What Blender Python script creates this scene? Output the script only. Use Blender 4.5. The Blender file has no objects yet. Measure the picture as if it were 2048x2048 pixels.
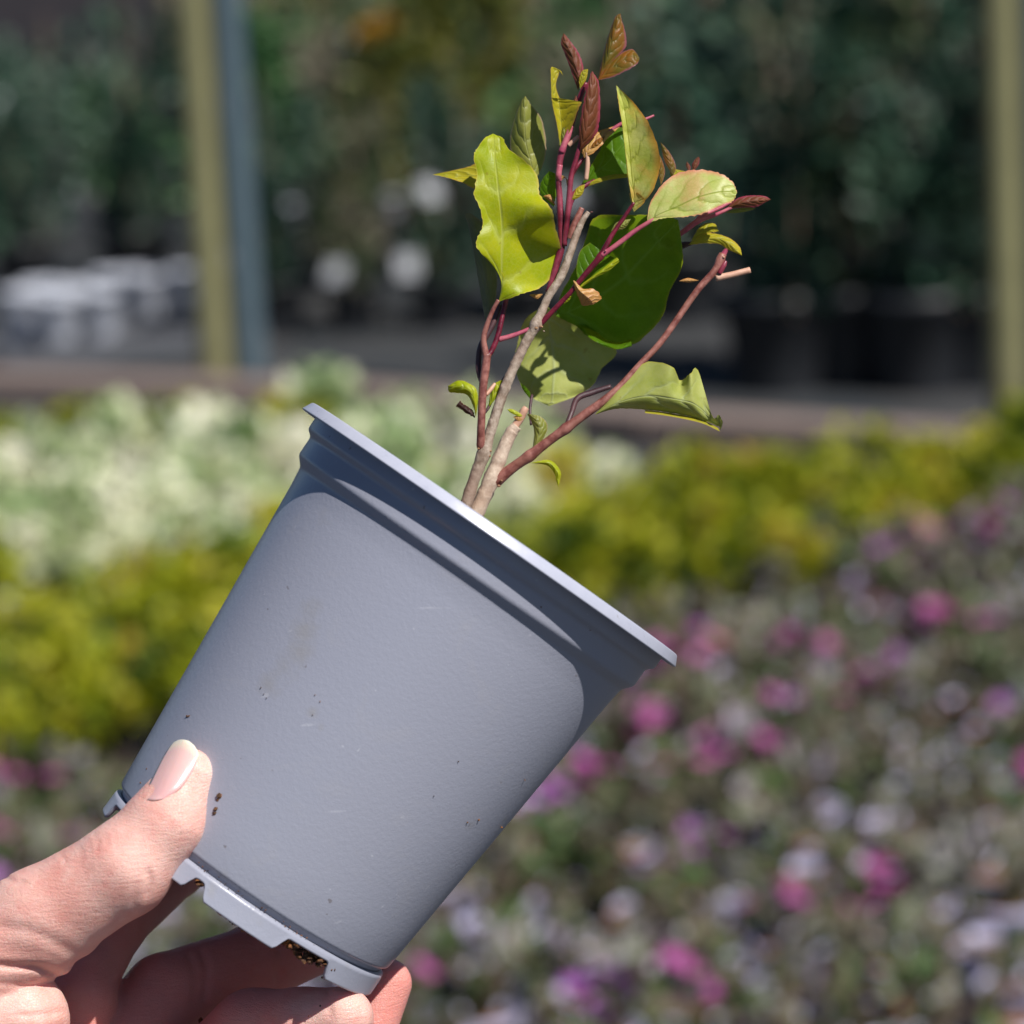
import bpy, math, random
import numpy as np
from mathutils import Vector, Matrix
R_ = math.radians
random.seed(7); rng = np.random.default_rng(7)
C = bpy.context.scene.collection

# ------------------------------------------------------------------ camera
D, F = 0.80, 6577.0                 # focus distance (m), focal length in 2048-px units
U = D / F                           # metres per photograph pixel at the focus distance
PITCH, ROLL = R_(11.0), R_(3.0)
CAM = np.array([0.0, 0.0, 1.5])
_r0 = np.array([1.0, 0, 0]); _u0 = np.array([0, math.sin(PITCH), math.cos(PITCH)])
FWD = np.array([0, math.cos(PITCH), -math.sin(PITCH)])
RIGHT = _r0 * math.cos(ROLL) - _u0 * math.sin(ROLL)
UP = _u0 * math.cos(ROLL) + _r0 * math.sin(ROLL)
cd = bpy.data.cameras.new('camera'); cam = bpy.data.objects.new('camera', cd); C.objects.link(cam)
M = Matrix.Identity(4)
for i in range(3):
    M[i][0] = RIGHT[i]; M[i][1] = UP[i]; M[i][2] = -FWD[i]; M[i][3] = CAM[i]
cam.matrix_world = M
cd.sensor_width = 36; cd.lens = F / 2048 * 36
cd.clip_start = 0.05; cd.clip_end = 500
cd.dof.use_dof = True; cd.dof.focus_distance = D - 0.012
cd.dof.aperture_fstop = 13.0
cd.dof.aperture_blades = 0
bpy.context.scene.camera = cam

# ------------------------------------------------------------------ light
s = np.array([0.415, 0.678, 0.612]); s /= np.linalg.norm(s)
SUN = RIGHT * s[0] + UP * s[1] - FWD * s[2]
elev = math.asin(SUN[2]); azim = math.atan2(SUN[0], SUN[1])
world = bpy.data.worlds.new('World'); bpy.context.scene.world = world; world.use_nodes = True
wn = world.node_tree; wn.nodes.clear()
sky = wn.nodes.new('ShaderNodeTexSky'); sky.sky_type = 'NISHITA'; sky.sun_disc = False
sky.sun_elevation = elev; sky.sun_rotation = azim; sky.air_density = 1.0; sky.dust_density = 0.0; sky.ozone_density = 5.0; sky.altitude = 2800
bg = wn.nodes.new('ShaderNodeBackground'); bg.inputs[1].default_value = 0.05
wo = wn.nodes.new('ShaderNodeOutputWorld')
wn.links.new(sky.outputs[0], bg.inputs[0]); wn.links.new(bg.outputs[0], wo.inputs[0])
sl = bpy.data.lights.new('sun', 'SUN'); sl.energy = 5.0; sl.angle = R_(0.53); sl.color = (1.0, 0.965, 0.92)
so = bpy.data.objects.new('sun', sl); C.objects.link(so)
so.rotation_euler = Vector(SUN).to_track_quat('Z', 'Y').to_euler(); so.location = (0, 0, 6)

sc = bpy.context.scene
sc.view_settings.view_transform = 'Standard'; sc.view_settings.look = 'None'
sc.view_settings.gamma = 1; sc.view_settings.use_curve_mapping = False
sc.view_settings.exposure = 0.26
sc.cycles.use_denoising = True
sc.cycles.max_bounces = 8; sc.cycles.transparent_max_bounces = 8

# ------------------------------------------------------------------ helpers
def P(x, y, z=0.0):
    """photograph pixel + depth offset (px towards the camera) -> world point"""
    d = D - z * U
    return CAM + RIGHT * ((x - 1024) / F * d) - UP * ((y - 1024) / F * d) + FWD * d

def Parr(a):
    d = D - a[:, 2] * U
    return (CAM[None] + RIGHT[None] * ((a[:, 0] - 1024) / F * d)[:, None]
            - UP[None] * ((a[:, 1] - 1024) / F * d)[:, None] + FWD[None] * d[:, None])

def ground(px, py, z=0.0):
    v = RIGHT * ((px - 1024) / F) - UP * ((py - 1024) / F) + FWD
    t = (z - CAM[2]) / v[2]
    return CAM + v * t

def to_px(w):
    q = np.asarray(w) - CAM
    d = q @ FWD
    return 1024 + F * (q @ RIGHT) / d, 1024 - F * (q @ UP) / d

def link(name, me, mat=None, parent=None, loc=None):
    o = bpy.data.objects.new(name, me); C.objects.link(o)
    if mat is not None and not me.materials:
        me.materials.append(mat)
    if parent is not None: o.parent = parent
    if loc is not None: o.location = loc
    return o

def mesh(name, v, f, smooth=True, uv=None):
    me = bpy.data.meshes.new(name)
    me.from_pydata([tuple(map(float, p)) for p in v], [], [tuple(map(int, q)) for q in f])
    if smooth: me.polygons.foreach_set('use_smooth', [True] * len(me.polygons))
    if uv is not None:
        l = me.uv_layers.new(name='uv')
        idx = np.empty(len(me.loops), dtype=np.int32); me.loops.foreach_get('vertex_index', idx)
        l.data.foreach_set('uv', np.asarray(uv, dtype=np.float32)[idx].ravel())
    me.update()
    return me

def tag(o, label=None, cat=None, group=None, kind=None):
    if label: o['label'] = label
    if cat: o['category'] = cat
    if group: o['group'] = group
    if kind: o['kind'] = kind
    return o

def empty(name, loc=(0, 0, 0), rz=0):
    o = bpy.data.objects.new(name, None); C.objects.link(o)
    o.location = tuple(loc); o.rotation_euler = (0, 0, rz); o.empty_display_size = 0.05
    return o

_kids = {}
def copy_tree(o, parent=None):
    c = o.copy(); C.objects.link(c); c.parent = parent
    for ch in _kids.get(o.name, []):
        copy_tree(ch, c)
    return c
def kid(parent, ch):
    _kids.setdefault(parent.name, []).append(ch); return ch

def catmull(pts, n):
    p = np.asarray(pts, float); m = len(p)
    if m == 2:
        t = np.linspace(0, 1, n + 1)[:, None]; return p[0] * (1 - t) + p[1] * t
    q = np.vstack([2 * p[0] - p[1], p, 2 * p[-1] - p[-2]]); out = []
    for i in range(m - 1):
        a, b, c, d = q[i], q[i + 1], q[i + 2], q[i + 3]
        for k in range(n):
            t = k / n
            out.append(0.5 * (2 * b + (c - a) * t + (2 * a - 5 * b + 4 * c - d) * t * t + (3 * b - a - 3 * c + d) * t ** 3))
    out.append(p[-1]); return np.array(out)

def tube_geo(path, rad, seg=10, noise=0.0, cap=True):
    path = np.asarray(path, float); n = len(path); rad = np.asarray(rad, float)
    t = np.gradient(path, axis=0); t /= np.linalg.norm(t, axis=1)[:, None] + 1e-12
    ref = np.array([0.3, 0.9, 0.2]); v = []; f = []
    a = np.cross(t[0], ref); a /= np.linalg.norm(a)
    for i in range(n):
        a = a - t[i] * (a @ t[i]); a /= np.linalg.norm(a); b = np.cross(t[i], a)
        for k in range(seg):
            th = 2 * math.pi * k / seg
            r = rad[i] * (1 + (rng.normal() * noise if noise else 0))
            v.append(path[i] + (a * math.cos(th) + b * math.sin(th)) * r)
    for i in range(n - 1):
        for k in range(seg):
            k2 = (k + 1) % seg
            f.append((i * seg + k, i * seg + k2, (i + 1) * seg + k2, (i + 1) * seg + k))
    if cap:
        f.append(tuple(range(seg))[::-1]); f.append(tuple((n - 1) * seg + k for k in range(seg)))
    return v, f

def lathe(prof, seg=24):
    v = []; f = []
    for r, z in prof:
        for k in range(seg):
            th = 2 * math.pi * k / seg; v.append((r * math.cos(th), r * math.sin(th), z))
    for i in range(len(prof) - 1):
        for k in range(seg):
            k2 = (k + 1) % seg
            f.append((i * seg + k, i * seg + k2, (i + 1) * seg + k2, (i + 1) * seg + k))
    return v, f

def box_geo(x0, x1, y0, y1, z0, z1):
    v = [(x, y, z) for z in (z0, z1) for y in (y0, y1) for x in (x0, x1)]
    return v, [(0, 2, 3, 1), (4, 5, 7, 6), (0, 1, 5, 4), (2, 6, 7, 3), (0, 4, 6, 2), (1, 3, 7, 5)]

_ONES = 'first second third fourth fifth sixth seventh eighth ninth tenth eleventh twelfth thirteenth fourteenth fifteenth sixteenth seventeenth eighteenth nineteenth twentieth'.split()
def ordinal(n):
    if n <= 20: return _ONES[n - 1]
    t = {2: 'twent', 3: 'thirt', 4: 'fort', 5: 'fift', 6: 'sixt', 7: 'sevent', 8: 'eight', 9: 'ninet'}[n // 10]
    return t + 'ieth' if n % 10 == 0 else t + 'y-' + _ONES[n % 10 - 1]
def join(*parts):
    v = []; f = []
    for a, b in parts:
        o = len(v); v += [tuple(p) for p in a]; f += [tuple(i + o for i in q) for q in b]
    return v, f

# ------------------------------------------------------------------ materials
class NT:
    def __init__(s_, name):
        s_.m = bpy.data.materials.new(name); s_.m.use_nodes = True
        s_.t = s_.m.node_tree; s_.t.nodes.clear()
        s_.out = s_.n('OutputMaterial')
    def n(s_, kind, **kw):
        nd = s_.t.nodes.new('ShaderNode' + kind)
        for k, v in kw.items(): setattr(nd, k, v)
        return nd
    def l(s_, a, b): s_.t.links.new(a, b)
    def math(s_, op, a, b=None, c=None, clamp=False):
        nd = s_.n('Math', operation=op); nd.use_clamp = clamp
        for i, v in enumerate((a, b, c)):
            if v is None: continue
            if isinstance(v, (int, float)): nd.inputs[i].default_value = v
            else: s_.l(v, nd.inputs[i])
        return nd.outputs[0]
    def mix(s_, fac, a, b):
        nd = s_.n('Mix', data_type='RGBA')
        for i, v in ((0, fac), (6, a), (7, b)):
            if isinstance(v, (int, float)): nd.inputs[i].default_value = v
            elif isinstance(v, tuple): nd.inputs[i].default_value = (*v, 1) if len(v) == 3 else v
            else: s_.l(v, nd.inputs[i])
        return nd.outputs[2]
    def noise(s_, vec, scale, detail=3, rough=0.5, dist=0.0):
        nd = s_.n('TexNoise'); nd.inputs['Scale'].default_value = scale; nd.inputs['Detail'].default_value = detail
        nd.inputs['Roughness'].default_value = rough; nd.inputs['Distortion'].default_value = dist
        if vec is not None: s_.l(vec, nd.inputs['Vector'])
        return nd.outputs[0]
    def ramp(s_, fac, stops):
        nd = s_.n('ValToRGB'); e = nd.color_ramp.elements
        while len(e) < len(stops): e.new(0.5)
        for k, (p, c) in enumerate(stops):
            e[k].position = p; e[k].color = (*c, 1) if len(c) == 3 else c
        s_.l(fac, nd.inputs[0]); return nd.outputs[0]
    def bump(s_, h, strength, dist, normal=None):
        nd = s_.n('Bump'); nd.inputs['Strength'].default_value = strength; nd.inputs['Distance'].default_value = dist
        s_.l(h, nd.inputs['Height'])
        if normal is not None: s_.l(normal, nd.inputs['Normal'])
        return nd.outputs[0]
    def pbsdf(s_, color, rough=0.5, normal=None, **kw):
        nd = s_.n('BsdfPrincipled')
        if isinstance(color, tuple): nd.inputs['Base Color'].default_value = (*color, 1)
        else: s_.l(color, nd.inputs['Base Color'])
        if isinstance(rough, (int, float)): nd.inputs['Roughness'].default_value = rough
        else: s_.l(rough, nd.inputs['Roughness'])
        if normal is not None: s_.l(normal, nd.inputs['Normal'])
        for k, v in kw.items(): nd.inputs[k].default_value = v
        return nd
    def done(s_, sh): s_.l(sh, s_.out.inputs[0]); return s_.m

def simple(name, col, rough=0.6, var=0.15, scale=40.0, bump=0.0):
    m = NT(name); tc = m.n('TexCoord').outputs['Object']
    nz = m.noise(tc, scale, 5, 0.6)
    c = m.mix(nz, tuple(max(0, x * (1 - var * 2)) for x in col), tuple(min(1, x * (1 + var)) for x in col))
    nb = m.bump(nz, bump, 0.01) if bump else None
    return m.done(m.pbsdf(c, rough, nb).outputs[0])

def foliage_mat(name, cols, transl=0.3, rough=0.5, cs=9.0):
    """colour varies from leaf to leaf and, more slowly, from sprig to sprig"""
    m = NT(name); g = m.n('NewGeometry'); oi = m.n('ObjectInfo'); tc = m.n('TexCoord').outputs['Object']
    va = m.n('VectorMath', operation='ADD'); m.l(tc, va.inputs[0])
    cm = m.n('CombineXYZ'); m.l(m.math('MULTIPLY', oi.outputs['Random'], 37.0), cm.inputs[0]); m.l(cm.outputs[0], va.inputs[1])
    nz = m.noise(va.outputs[0], cs, 2, 0.5)
    nz = m.math('ADD', m.math('MULTIPLY', m.math('SUBTRACT', nz, 0.5), 3.6), 0.52, clamp=True)
    r = m.math('ADD', m.math('MULTIPLY', nz, 0.72), m.math('MULTIPLY', g.outputs['Random Per Island'], 0.28))
    n = len(cols)
    c = m.ramp(r, [(i / (n - 1), cols[i]) for i in range(n)])
    p = m.pbsdf(c, rough)
    t = m.n('BsdfTranslucent'); m.l(c, t.inputs[0])
    x = m.n('MixShader'); x.inputs[0].default_value = transl
    m.l(p.outputs[0], x.inputs[1]); m.l(t.outputs[0], x.inputs[2])
    return m.done(x.outputs[0])

def leaf_mat(name, base, base2, edge, vein, edge_w=0.12, transl=0.35, patch=None, under=None, nv=6.0, rough=0.42, mottle=0.0):
    """leaf blade: uv.x across (0.5 = midrib), uv.y along"""
    m = NT(name); uv = m.n('TexCoord'); sp = m.n('SeparateXYZ'); m.l(uv.outputs['UV'], sp.inputs[0])
    ob = uv.outputs['Object']
    u = m.math('MULTIPLY', m.math('ABSOLUTE', m.math('SUBTRACT', sp.outputs[0], 0.5)), 2.0)
    wob = m.math('MULTIPLY', m.math('SUBTRACT', m.noise(uv.outputs['UV'], 5.0, 2), 0.5), 0.16)
    t = m.math('ADD', m.math('SUBTRACT', sp.outputs[1], m.math('MULTIPLY', m.math('POWER', u, 1.25), 0.24)), wob)
    fr = m.math('ABSOLUTE', m.math('SUBTRACT', m.math('FRACT', m.math('MULTIPLY', t, nv)), 0.5))
    side = m.math('MULTIPLY', m.math('SUBTRACT', 0.13, fr), 1 / 0.13, clamp=True)
    side = m.math('MULTIPLY', side, m.math('SUBTRACT', 1.05, u, clamp=True))
    mid = m.math('MULTIPLY', m.math('SUBTRACT', 0.05, u), 20.0, clamp=True)
    # fine reticulation
    vo = m.n('TexVoronoi', feature='DISTANCE_TO_EDGE'); vo.inputs['Scale'].default_value = 900.0; m.l(ob, vo.inputs['Vector'])
    ret = m.math('MULTIPLY', m.math('SUBTRACT', 0.12, vo.outputs['Distance']), 6.0, clamp=True)
    nz = m.noise(ob, 160.0, 4, 0.6)
    c = m.mix(m.ramp(nz, [(0.35, (0, 0, 0)), (0.65, (1, 1, 1))]), base, base2)
    if mottle:
        c = m.mix(m.math('MULTIPLY', m.ramp(m.noise(ob, 75.0, 5, 0.65, 0.6), [(0.52, (0, 0, 0)), (0.66, (1, 1, 1))]), mottle), c, edge)
    ew = m.math('ADD', m.math('MULTIPLY', m.noise(ob, 260.0, 3), edge_w), edge_w * 0.5)
    ef = m.math('DIVIDE', m.math('SUBTRACT', u, m.math('SUBTRACT', 1.0, ew)), ew, clamp=True)
    c = m.mix(m.math('MULTIPLY', ef, 0.85), c, edge)
    c = m.mix(m.math('MULTIPLY', side, 0.7), c, vein)
    c = m.mix(m.math('MULTIPLY', ret, 0.24), c, vein)
    spt = m.ramp(m.noise(ob, 420.0, 2, 0.5), [(0.70, (0, 0, 0)), (0.74, (1, 1, 1))])
    c = m.mix(m.math('MULTIPLY', spt, 0.35), c, (0.22, 0.12, 0.02))
    c = m.mix(m.math('MULTIPLY', mid, 0.75), c, vein)
    if under is not None:
        g = m.n('NewGeometry'); c = m.mix(m.math('MULTIPLY', g.outputs['Backfacing'], 0.8), c, under)
    quilt = m.math('MULTIPLY', m.math('SMOOTH_MIN', fr, 0.3, 0.2), m.math('SUBTRACT', 1.15, u, clamp=True))
    h = m.math('ADD', m.math('ADD', m.math('ADD', m.math('MULTIPLY', side, -0.5), m.math('MULTIPLY', quilt, 4.0)), m.math('MULTIPLY', mid, -1.0)),
               m.math('ADD', m.math('MULTIPLY', ret, -0.10), m.math('MULTIPLY', nz, 0.5)))
    nb = m.bump(h, 0.42, 0.00035)
    p = m.pbsdf(c, rough, nb); p.inputs['Specular IOR Level'].default_value = 0.3
    tr = m.n('BsdfTranslucent'); m.l(m.mix(0.25, c, (0.55, 0.62, 0.02)), tr.inputs[0]); m.l(nb, tr.inputs['Normal'])
    x = m.n('MixShader'); x.inputs[0].default_value = transl
    m.l(p.outputs[0], x.inputs[1]); m.l(tr.outputs[0], x.inputs[2])
    return m.done(x.outputs[0])

LM = {
 'lime':   leaf_mat('leaf_lime', (0.30, 0.37, 0.002), (0.42, 0.44, 0.005), (0.62, 0.48, 0.08), (0.48, 0.52, 0.10), 0.06, 0.30, nv=4.5),
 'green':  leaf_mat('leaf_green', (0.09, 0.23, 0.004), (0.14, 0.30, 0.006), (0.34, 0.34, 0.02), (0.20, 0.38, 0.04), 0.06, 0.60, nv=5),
 'pale':   leaf_mat('leaf_pale_underside', (0.30, 0.34, 0.06), (0.40, 0.42, 0.11), (0.45, 0.42, 0.06), (0.36, 0.40, 0.18), 0.05, 0.22, nv=5, rough=0.6),
 'olive':  leaf_mat('leaf_olive', (0.19, 0.21, 0.03), (0.30, 0.30, 0.06), (0.40, 0.24, 0.20), (0.32, 0.33, 0.12), 0.10, 0.30),
 'pink':   leaf_mat('leaf_pink_edged', (0.40, 0.46, 0.09), (0.55, 0.56, 0.20), (0.68, 0.20, 0.15), (0.22, 0.29, 0.015), 0.16, 0.25, nv=5, mottle=0.35),
 'amber':  leaf_mat('leaf_amber_edged', (0.40, 0.45, 0.06), (0.54, 0.54, 0.15), (0.62, 0.24, 0.03), (0.24, 0.28, 0.01), 0.26, 0.25, nv=6, mottle=0.45),
 'purple': leaf_mat('leaf_purple', (0.11, 0.035, 0.012), (0.18, 0.05, 0.02), (0.34, 0.03, 0.09), (0.25, 0.10, 0.06), 0.35, 0.22, rough=0.5, mottle=0.5),
 'bronze': leaf_mat('leaf_bronze', (0.10, 0.10, 0.01), (0.27, 0.085, 0.008), (0.30, 0.07, 0.14), (0.16, 0.14, 0.03), 0.18, 0.30),
 'yellow': leaf_mat('leaf_yellow', (0.36, 0.33, 0.012), (0.48, 0.40, 0.02), (0.50, 0.24, 0.06), (0.34, 0.34, 0.05), 0.14, 0.32),
 'grey':   leaf_mat('leaf_grey_underside', (0.10, 0.12, 0.07), (0.15, 0.16, 0.10), (0.20, 0.17, 0.17), (0.15, 0.16, 0.10), 0.10, 0.15, rough=0.6),
 'dry':    leaf_mat('leaf_dry', (0.50, 0.24, 0.07), (0.55, 0.33, 0.10), (0.50, 0.18, 0.04), (0.30, 0.12, 0.08), 0.2, 0.2, mottle=0.6),
 'dark':   leaf_mat('leaf_dead', (0.02, 0.008, 0.005), (0.05, 0.015, 0.01), (0.12, 0.05, 0.02), (0.02, 0.01, 0.01), 0.2, 0.05),
}
def bark(name, c1, c2, c3, sc_=500.0, b=0.6, rough=0.6):
    m = NT(name); tc = m.n('TexCoord').outputs['Object']
    n1 = m.noise(tc, sc_, 5, 0.65); n2 = m.noise(tc, sc_ * 0.25, 3, 0.5)
    c = m.mix(m.ramp(n1, [(0.38, (0, 0, 0)), (0.62, (1, 1, 1))]), c1, c2)
    c = m.mix(m.ramp(n2, [(0.5, (0, 0, 0)), (0.68, (1, 1, 1))]), c, c3)
    return m.done(m.pbsdf(c, rough, m.bump(n1, b, 0.0006)).outputs[0])
BM = {
 'grey': bark('bark_grey_brown', (0.24, 0.17, 0.12), (0.46, 0.37, 0.29), (0.30, 0.20, 0.15)),
 'tan':  bark('bark_pale_tan', (0.42, 0.30, 0.22), (0.60, 0.48, 0.37), (0.38, 0.24, 0.16)),
 'red':  bark('bark_red_brown', (0.16, 0.045, 0.035), (0.34, 0.14, 0.11), (0.24, 0.10, 0.07), 450, 0.25, 0.45),
 'maroon': bark('bark_maroon', (0.08, 0.004, 0.014), (0.17, 0.012, 0.03), (0.28, 0.05, 0.08), 420, 0.35, 0.36),
 'pink': bark('bark_pink', (0.34, 0.05, 0.10), (0.50, 0.14, 0.17), (0.30, 0.06, 0.07), 300, 0.2, 0.42),
 'scar': bark('bark_scar_brown', (0.22, 0.11, 0.06), (0.42, 0.24, 0.12), (0.30, 0.14, 0.06), 400, 0.5),
 'peach': bark('bark_peach', (0.50, 0.27, 0.18), (0.62, 0.38, 0.27), (0.45, 0.20, 0.12), 300, 0.2, 0.5),
 'plum': bark('bark_dark_plum', (0.045, 0.02, 0.025), (0.08, 0.035, 0.04), (0.10, 0.04, 0.04), 300, 0.2, 0.5),
}

SMEARS = [(622, 1218, 52, .75), (606, 1262, 60, .85), (596, 1305, 58, .9), (570, 1335, 62, .7), (535, 1368, 48, .8), (552, 1388, 34, .6), (646, 1040, 60, .5), (625, 1425, 26, .8), (640, 1455, 18, .8), (1000, 1655, 46, .6), (945, 1650, 32, .7), (1010, 1640, 22, .8), (745, 1765, 30, .4), (715, 1705, 26, .45), (450, 1750, 40, .6), (425, 1780, 30, .7), (520, 1850, 26, .5), (700, 1930, 30, .6)]
def pot_material():
    m = NT('grey_plastic'); tc = m.n('TexCoord').outputs['Object']
    # moulded grain
    g1 = m.noise(tc, 900.0, 3, 0.55); g2 = m.noise(tc, 2600.0, 2, 0.5)
    cl = m.noise(tc, 22.0, 4, 0.55)
    c = m.mix(m.math('MULTIPLY', cl, 0.6), (0.292, 0.302, 0.368), (0.33, 0.338, 0.398))
    # muddy smears: a dried streak below the rim and a few splashes, each at its own place
    sm = None
    for px, py, r1, k_ in SMEARS:
        q = on_pot(px, py)[0] - ROOT
        vm = m.n('VectorMath', operation='DISTANCE'); m.l(tc, vm.inputs[0]); vm.inputs[1].default_value = tuple(q)
        t = m.math('MULTIPLY', m.math('SUBTRACT', 1.0, m.math('DIVIDE', vm.outputs['Value'], r1 * U), clamp=True), k_)
        sm = t if sm is None else m.math('MAXIMUM', sm, t)
    smn = m.noise(tc, 230.0, 6, 0.7, 0.5)
    sm = m.math('MULTIPLY', m.math('SUBTRACT', m.math('ADD', sm, m.math('MULTIPLY', smn, 0.9)), 0.78), 2.2, clamp=True)
    c = m.mix(m.math('MULTIPLY', sm, 0.42), c, (0.25, 0.235, 0.22))
    sk = m.ramp(m.noise(tc, 420.0, 2, 0.4), [(0.765, (0, 0, 0)), (0.79, (1, 1, 1))])
    c = m.mix(m.math('MULTIPLY', sk, 0.5), c, (0.10, 0.07, 0.05))
    m2 = m.n('Mapping'); m2.inputs['Rotation'].default_value = (0.4, R_(35), 0.2); m2.inputs['Scale'].default_value = (26.0, 420.0, 420.0); m.l(tc, m2.inputs[0])
    scr = m.ramp(m.noise(m2.outputs[0], 1.0, 2, 0.5), [(0.735, (0, 0, 0)), (0.765, (1, 1, 1))])
    c = m.mix(m.math('MULTIPLY', scr, 0.22), c, (0.62, 0.62, 0.66))
    dst = m.ramp(m.noise(tc, 60.0, 6, 0.7, 0.8), [(0.55, (0, 0, 0)), (0.75, (1, 1, 1))])
    c = m.mix(m.math('MULTIPLY', dst, 0.16), c, (0.42, 0.39, 0.36))
    wt = m.ramp(m.noise(tc, 700.0, 1, 0.4), [(0.80, (0, 0, 0)), (0.82, (1, 1, 1))])
    c = m.mix(m.math('MULTIPLY', wt, 0.22), c, (0.75, 0.75, 0.78))
    h = m.math('ADD', g1, m.math('MULTIPLY', g2, 0.4))
    nb = m.bump(h, 0.30, 0.00022)
    rg = m.math('ADD', 0.33, m.math('MULTIPLY', sm, 0.25))
    p = m.pbsdf(c, rg, nb); p.inputs['Specular IOR Level'].default_value = 0.5
    return m.done(p.outputs[0])

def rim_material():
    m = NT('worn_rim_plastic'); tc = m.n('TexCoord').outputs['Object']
    n1 = m.noise(tc, 260.0, 5, 0.65); c = m.mix(n1, (0.37, 0.385, 0.47), (0.47, 0.48, 0.56))  # same plastic as the pot, its colour lightened to carry the sunlit highlight
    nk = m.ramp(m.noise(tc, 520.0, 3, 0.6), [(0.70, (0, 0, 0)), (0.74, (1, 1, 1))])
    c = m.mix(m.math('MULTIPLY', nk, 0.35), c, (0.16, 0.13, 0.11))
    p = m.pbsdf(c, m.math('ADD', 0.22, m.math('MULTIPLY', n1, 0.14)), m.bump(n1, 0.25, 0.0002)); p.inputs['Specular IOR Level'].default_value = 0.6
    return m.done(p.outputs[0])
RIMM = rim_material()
def skin_material():
    m = NT('skin'); tc = m.n('TexCoord').outputs['Object']
    big = m.noise(tc, 55.0, 4, 0.6); fine = m.noise(tc, 900.0, 3, 0.6)
    c = m.mix(m.ramp(big, [(0.36, (0, 0, 0)), (0.66, (1, 1, 1))]), (0.78, 0.375, 0.31), (0.87, 0.54, 0.46))
    mot = m.ramp(m.noise(tc, 170.0, 5, 0.7), [(0.5, (0, 0, 0)), (0.75, (1, 1, 1))])
    c = m.mix(m.math('MULTIPLY', mot, 0.5), c, (0.80, 0.29, 0.24))
    pl = m.ramp(m.noise(tc, 420.0, 4, 0.7), [(0.52, (0, 0, 0)), (0.72, (1, 1, 1))])
    c = m.mix(m.math('MULTIPLY', pl, 0.35), c, (0.90, 0.66, 0.58))
    # finger pads and palm are redder; depth mask also paints in the fingers' shade
    dp = m.n('VectorMath', operation='DOT_PRODUCT'); m.l(tc, dp.inputs[0]); dp.inputs[1].default_value = tuple(-FWD / U)
    pad = m.math('DIVIDE', m.math('SUBTRACT', 190.0, m.math('ADD', dp.outputs['Value'], m.math('MULTIPLY', big, 60.0))), 120.0, clamp=True)
    c = m.mix(m.math('MULTIPLY', pad, 0.75), c, (0.72, 0.24, 0.20))
    # fine wrinkle lines: stretched noise running across the thumb + crossed cells
    mp = m.n('Mapping'); mp.inputs['Rotation'].default_value = (0, R_(38), 0); mp.inputs['Scale'].default_value = (260.0, 300.0, 1700.0); m.l(tc, mp.inputs[0])
    w1 = m.noise(mp.outputs[0], 1.0, 3, 0.6, 0.4)
    vo = m.n('TexVoronoi', feature='DISTANCE_TO_EDGE'); vo.inputs['Scale'].default_value = 1500.0
    m.l(tc, vo.inputs['Vector'])
    cell = m.math('MULTIPLY', m.math('SUBTRACT', 0.10, vo.outputs['Distance']), 8.0, clamp=True)
    h = m.math('ADD', m.math('ADD', m.math('MULTIPLY', w1, 0.8), m.math('MULTIPLY', cell, -0.28)), m.math('MULTIPLY', fine, 0.4))
    nb = m.bump(h, 0.8, 0.00034)
    nb = m.bump(big, 0.25, 0.0012, nb)
    p = m.pbsdf(c, m.math('ADD', 0.40, m.math('MULTIPLY', fine, 0.18)), nb)
    p.inputs['Subsurface Weight'].default_value = 0.35
    p.inputs['Subsurface Radius'].default_value = (1.0, 0.32, 0.18)
    p.inputs['Subsurface Scale'].default_value = 0.004
    p.inputs['Specular IOR Level'].default_value = 0.45
    return m.done(p.outputs[0])
SKIN = skin_material()
def nail_material():
    m = NT('nail'); uv = m.n('TexCoord'); sp = m.n('SeparateXYZ'); m.l(uv.outputs['UV'], sp.inputs[0])
    free = m.math('ADD', sp.outputs[1], m.math('MULTIPLY', m.math('POWER', m.math('ABSOLUTE', m.math('SUBTRACT', sp.outputs[0], 0.45)), 2.0), 0.55))
    mp = m.n('Mapping'); mp.inputs['Scale'].default_value = (26, 1.5, 1); m.l(uv.outputs['UV'], mp.inputs[0])
    ridg = m.noise(mp.outputs[0], 1.0, 2)
    c = m.ramp(free, [(0.0, (0.72, 0.44, 0.42)), (0.10, (0.74, 0.40, 0.39)), (0.70, (0.80, 0.50, 0.46)), (0.80, (0.80, 0.64, 0.52)), (1.0, (0.82, 0.74, 0.60))])
    p = m.pbsdf(c, 0.28, m.bump(ridg, 0.12, 0.0004)); p.inputs['Subsurface Weight'].default_value = 0.2
    p.inputs['Subsurface Scale'].default_value = 0.002; p.inputs['Coat Weight'].default_value = 0.25
    return m.done(p.outputs[0])
NAIL = nail_material()
SOILM = bark('potting_soil', (0.03, 0.015, 0.008), (0.16, 0.065, 0.02), (0.30, 0.11, 0.025), 700, 1.0, 0.8)

# ================================================================== SETTING
def ground_material():
    m = NT('woven_ground_cover'); tc = m.n('TexCoord').outputs['Object']
    a = m.noise(tc, 1.4, 5, 0.6); b = m.noise(tc, 30.0, 4, 0.6)
    c = m.mix(m.ramp(a, [(0.4, (0, 0, 0)), (0.62, (1, 1, 1))]), (0.022, 0.028, 0.034), (0.050, 0.048, 0.047))
    c = m.mix(m.ramp(b, [(0.55, (0, 0, 0)), (0.7, (1, 1, 1))]), c, (0.085, 0.075, 0.068))
    return m.done(m.pbsdf(c, 0.8, m.bump(b, 0.4, 0.01)).outputs[0])
gv = [(-150, -60, 0), (150, -60, 0), (150, 260, 0), (-150, 260, 0)]
g = link('ground', mesh('ground', gv, [(0, 1, 2, 3)], False), ground_material()); tag(g, kind='structure')

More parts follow.
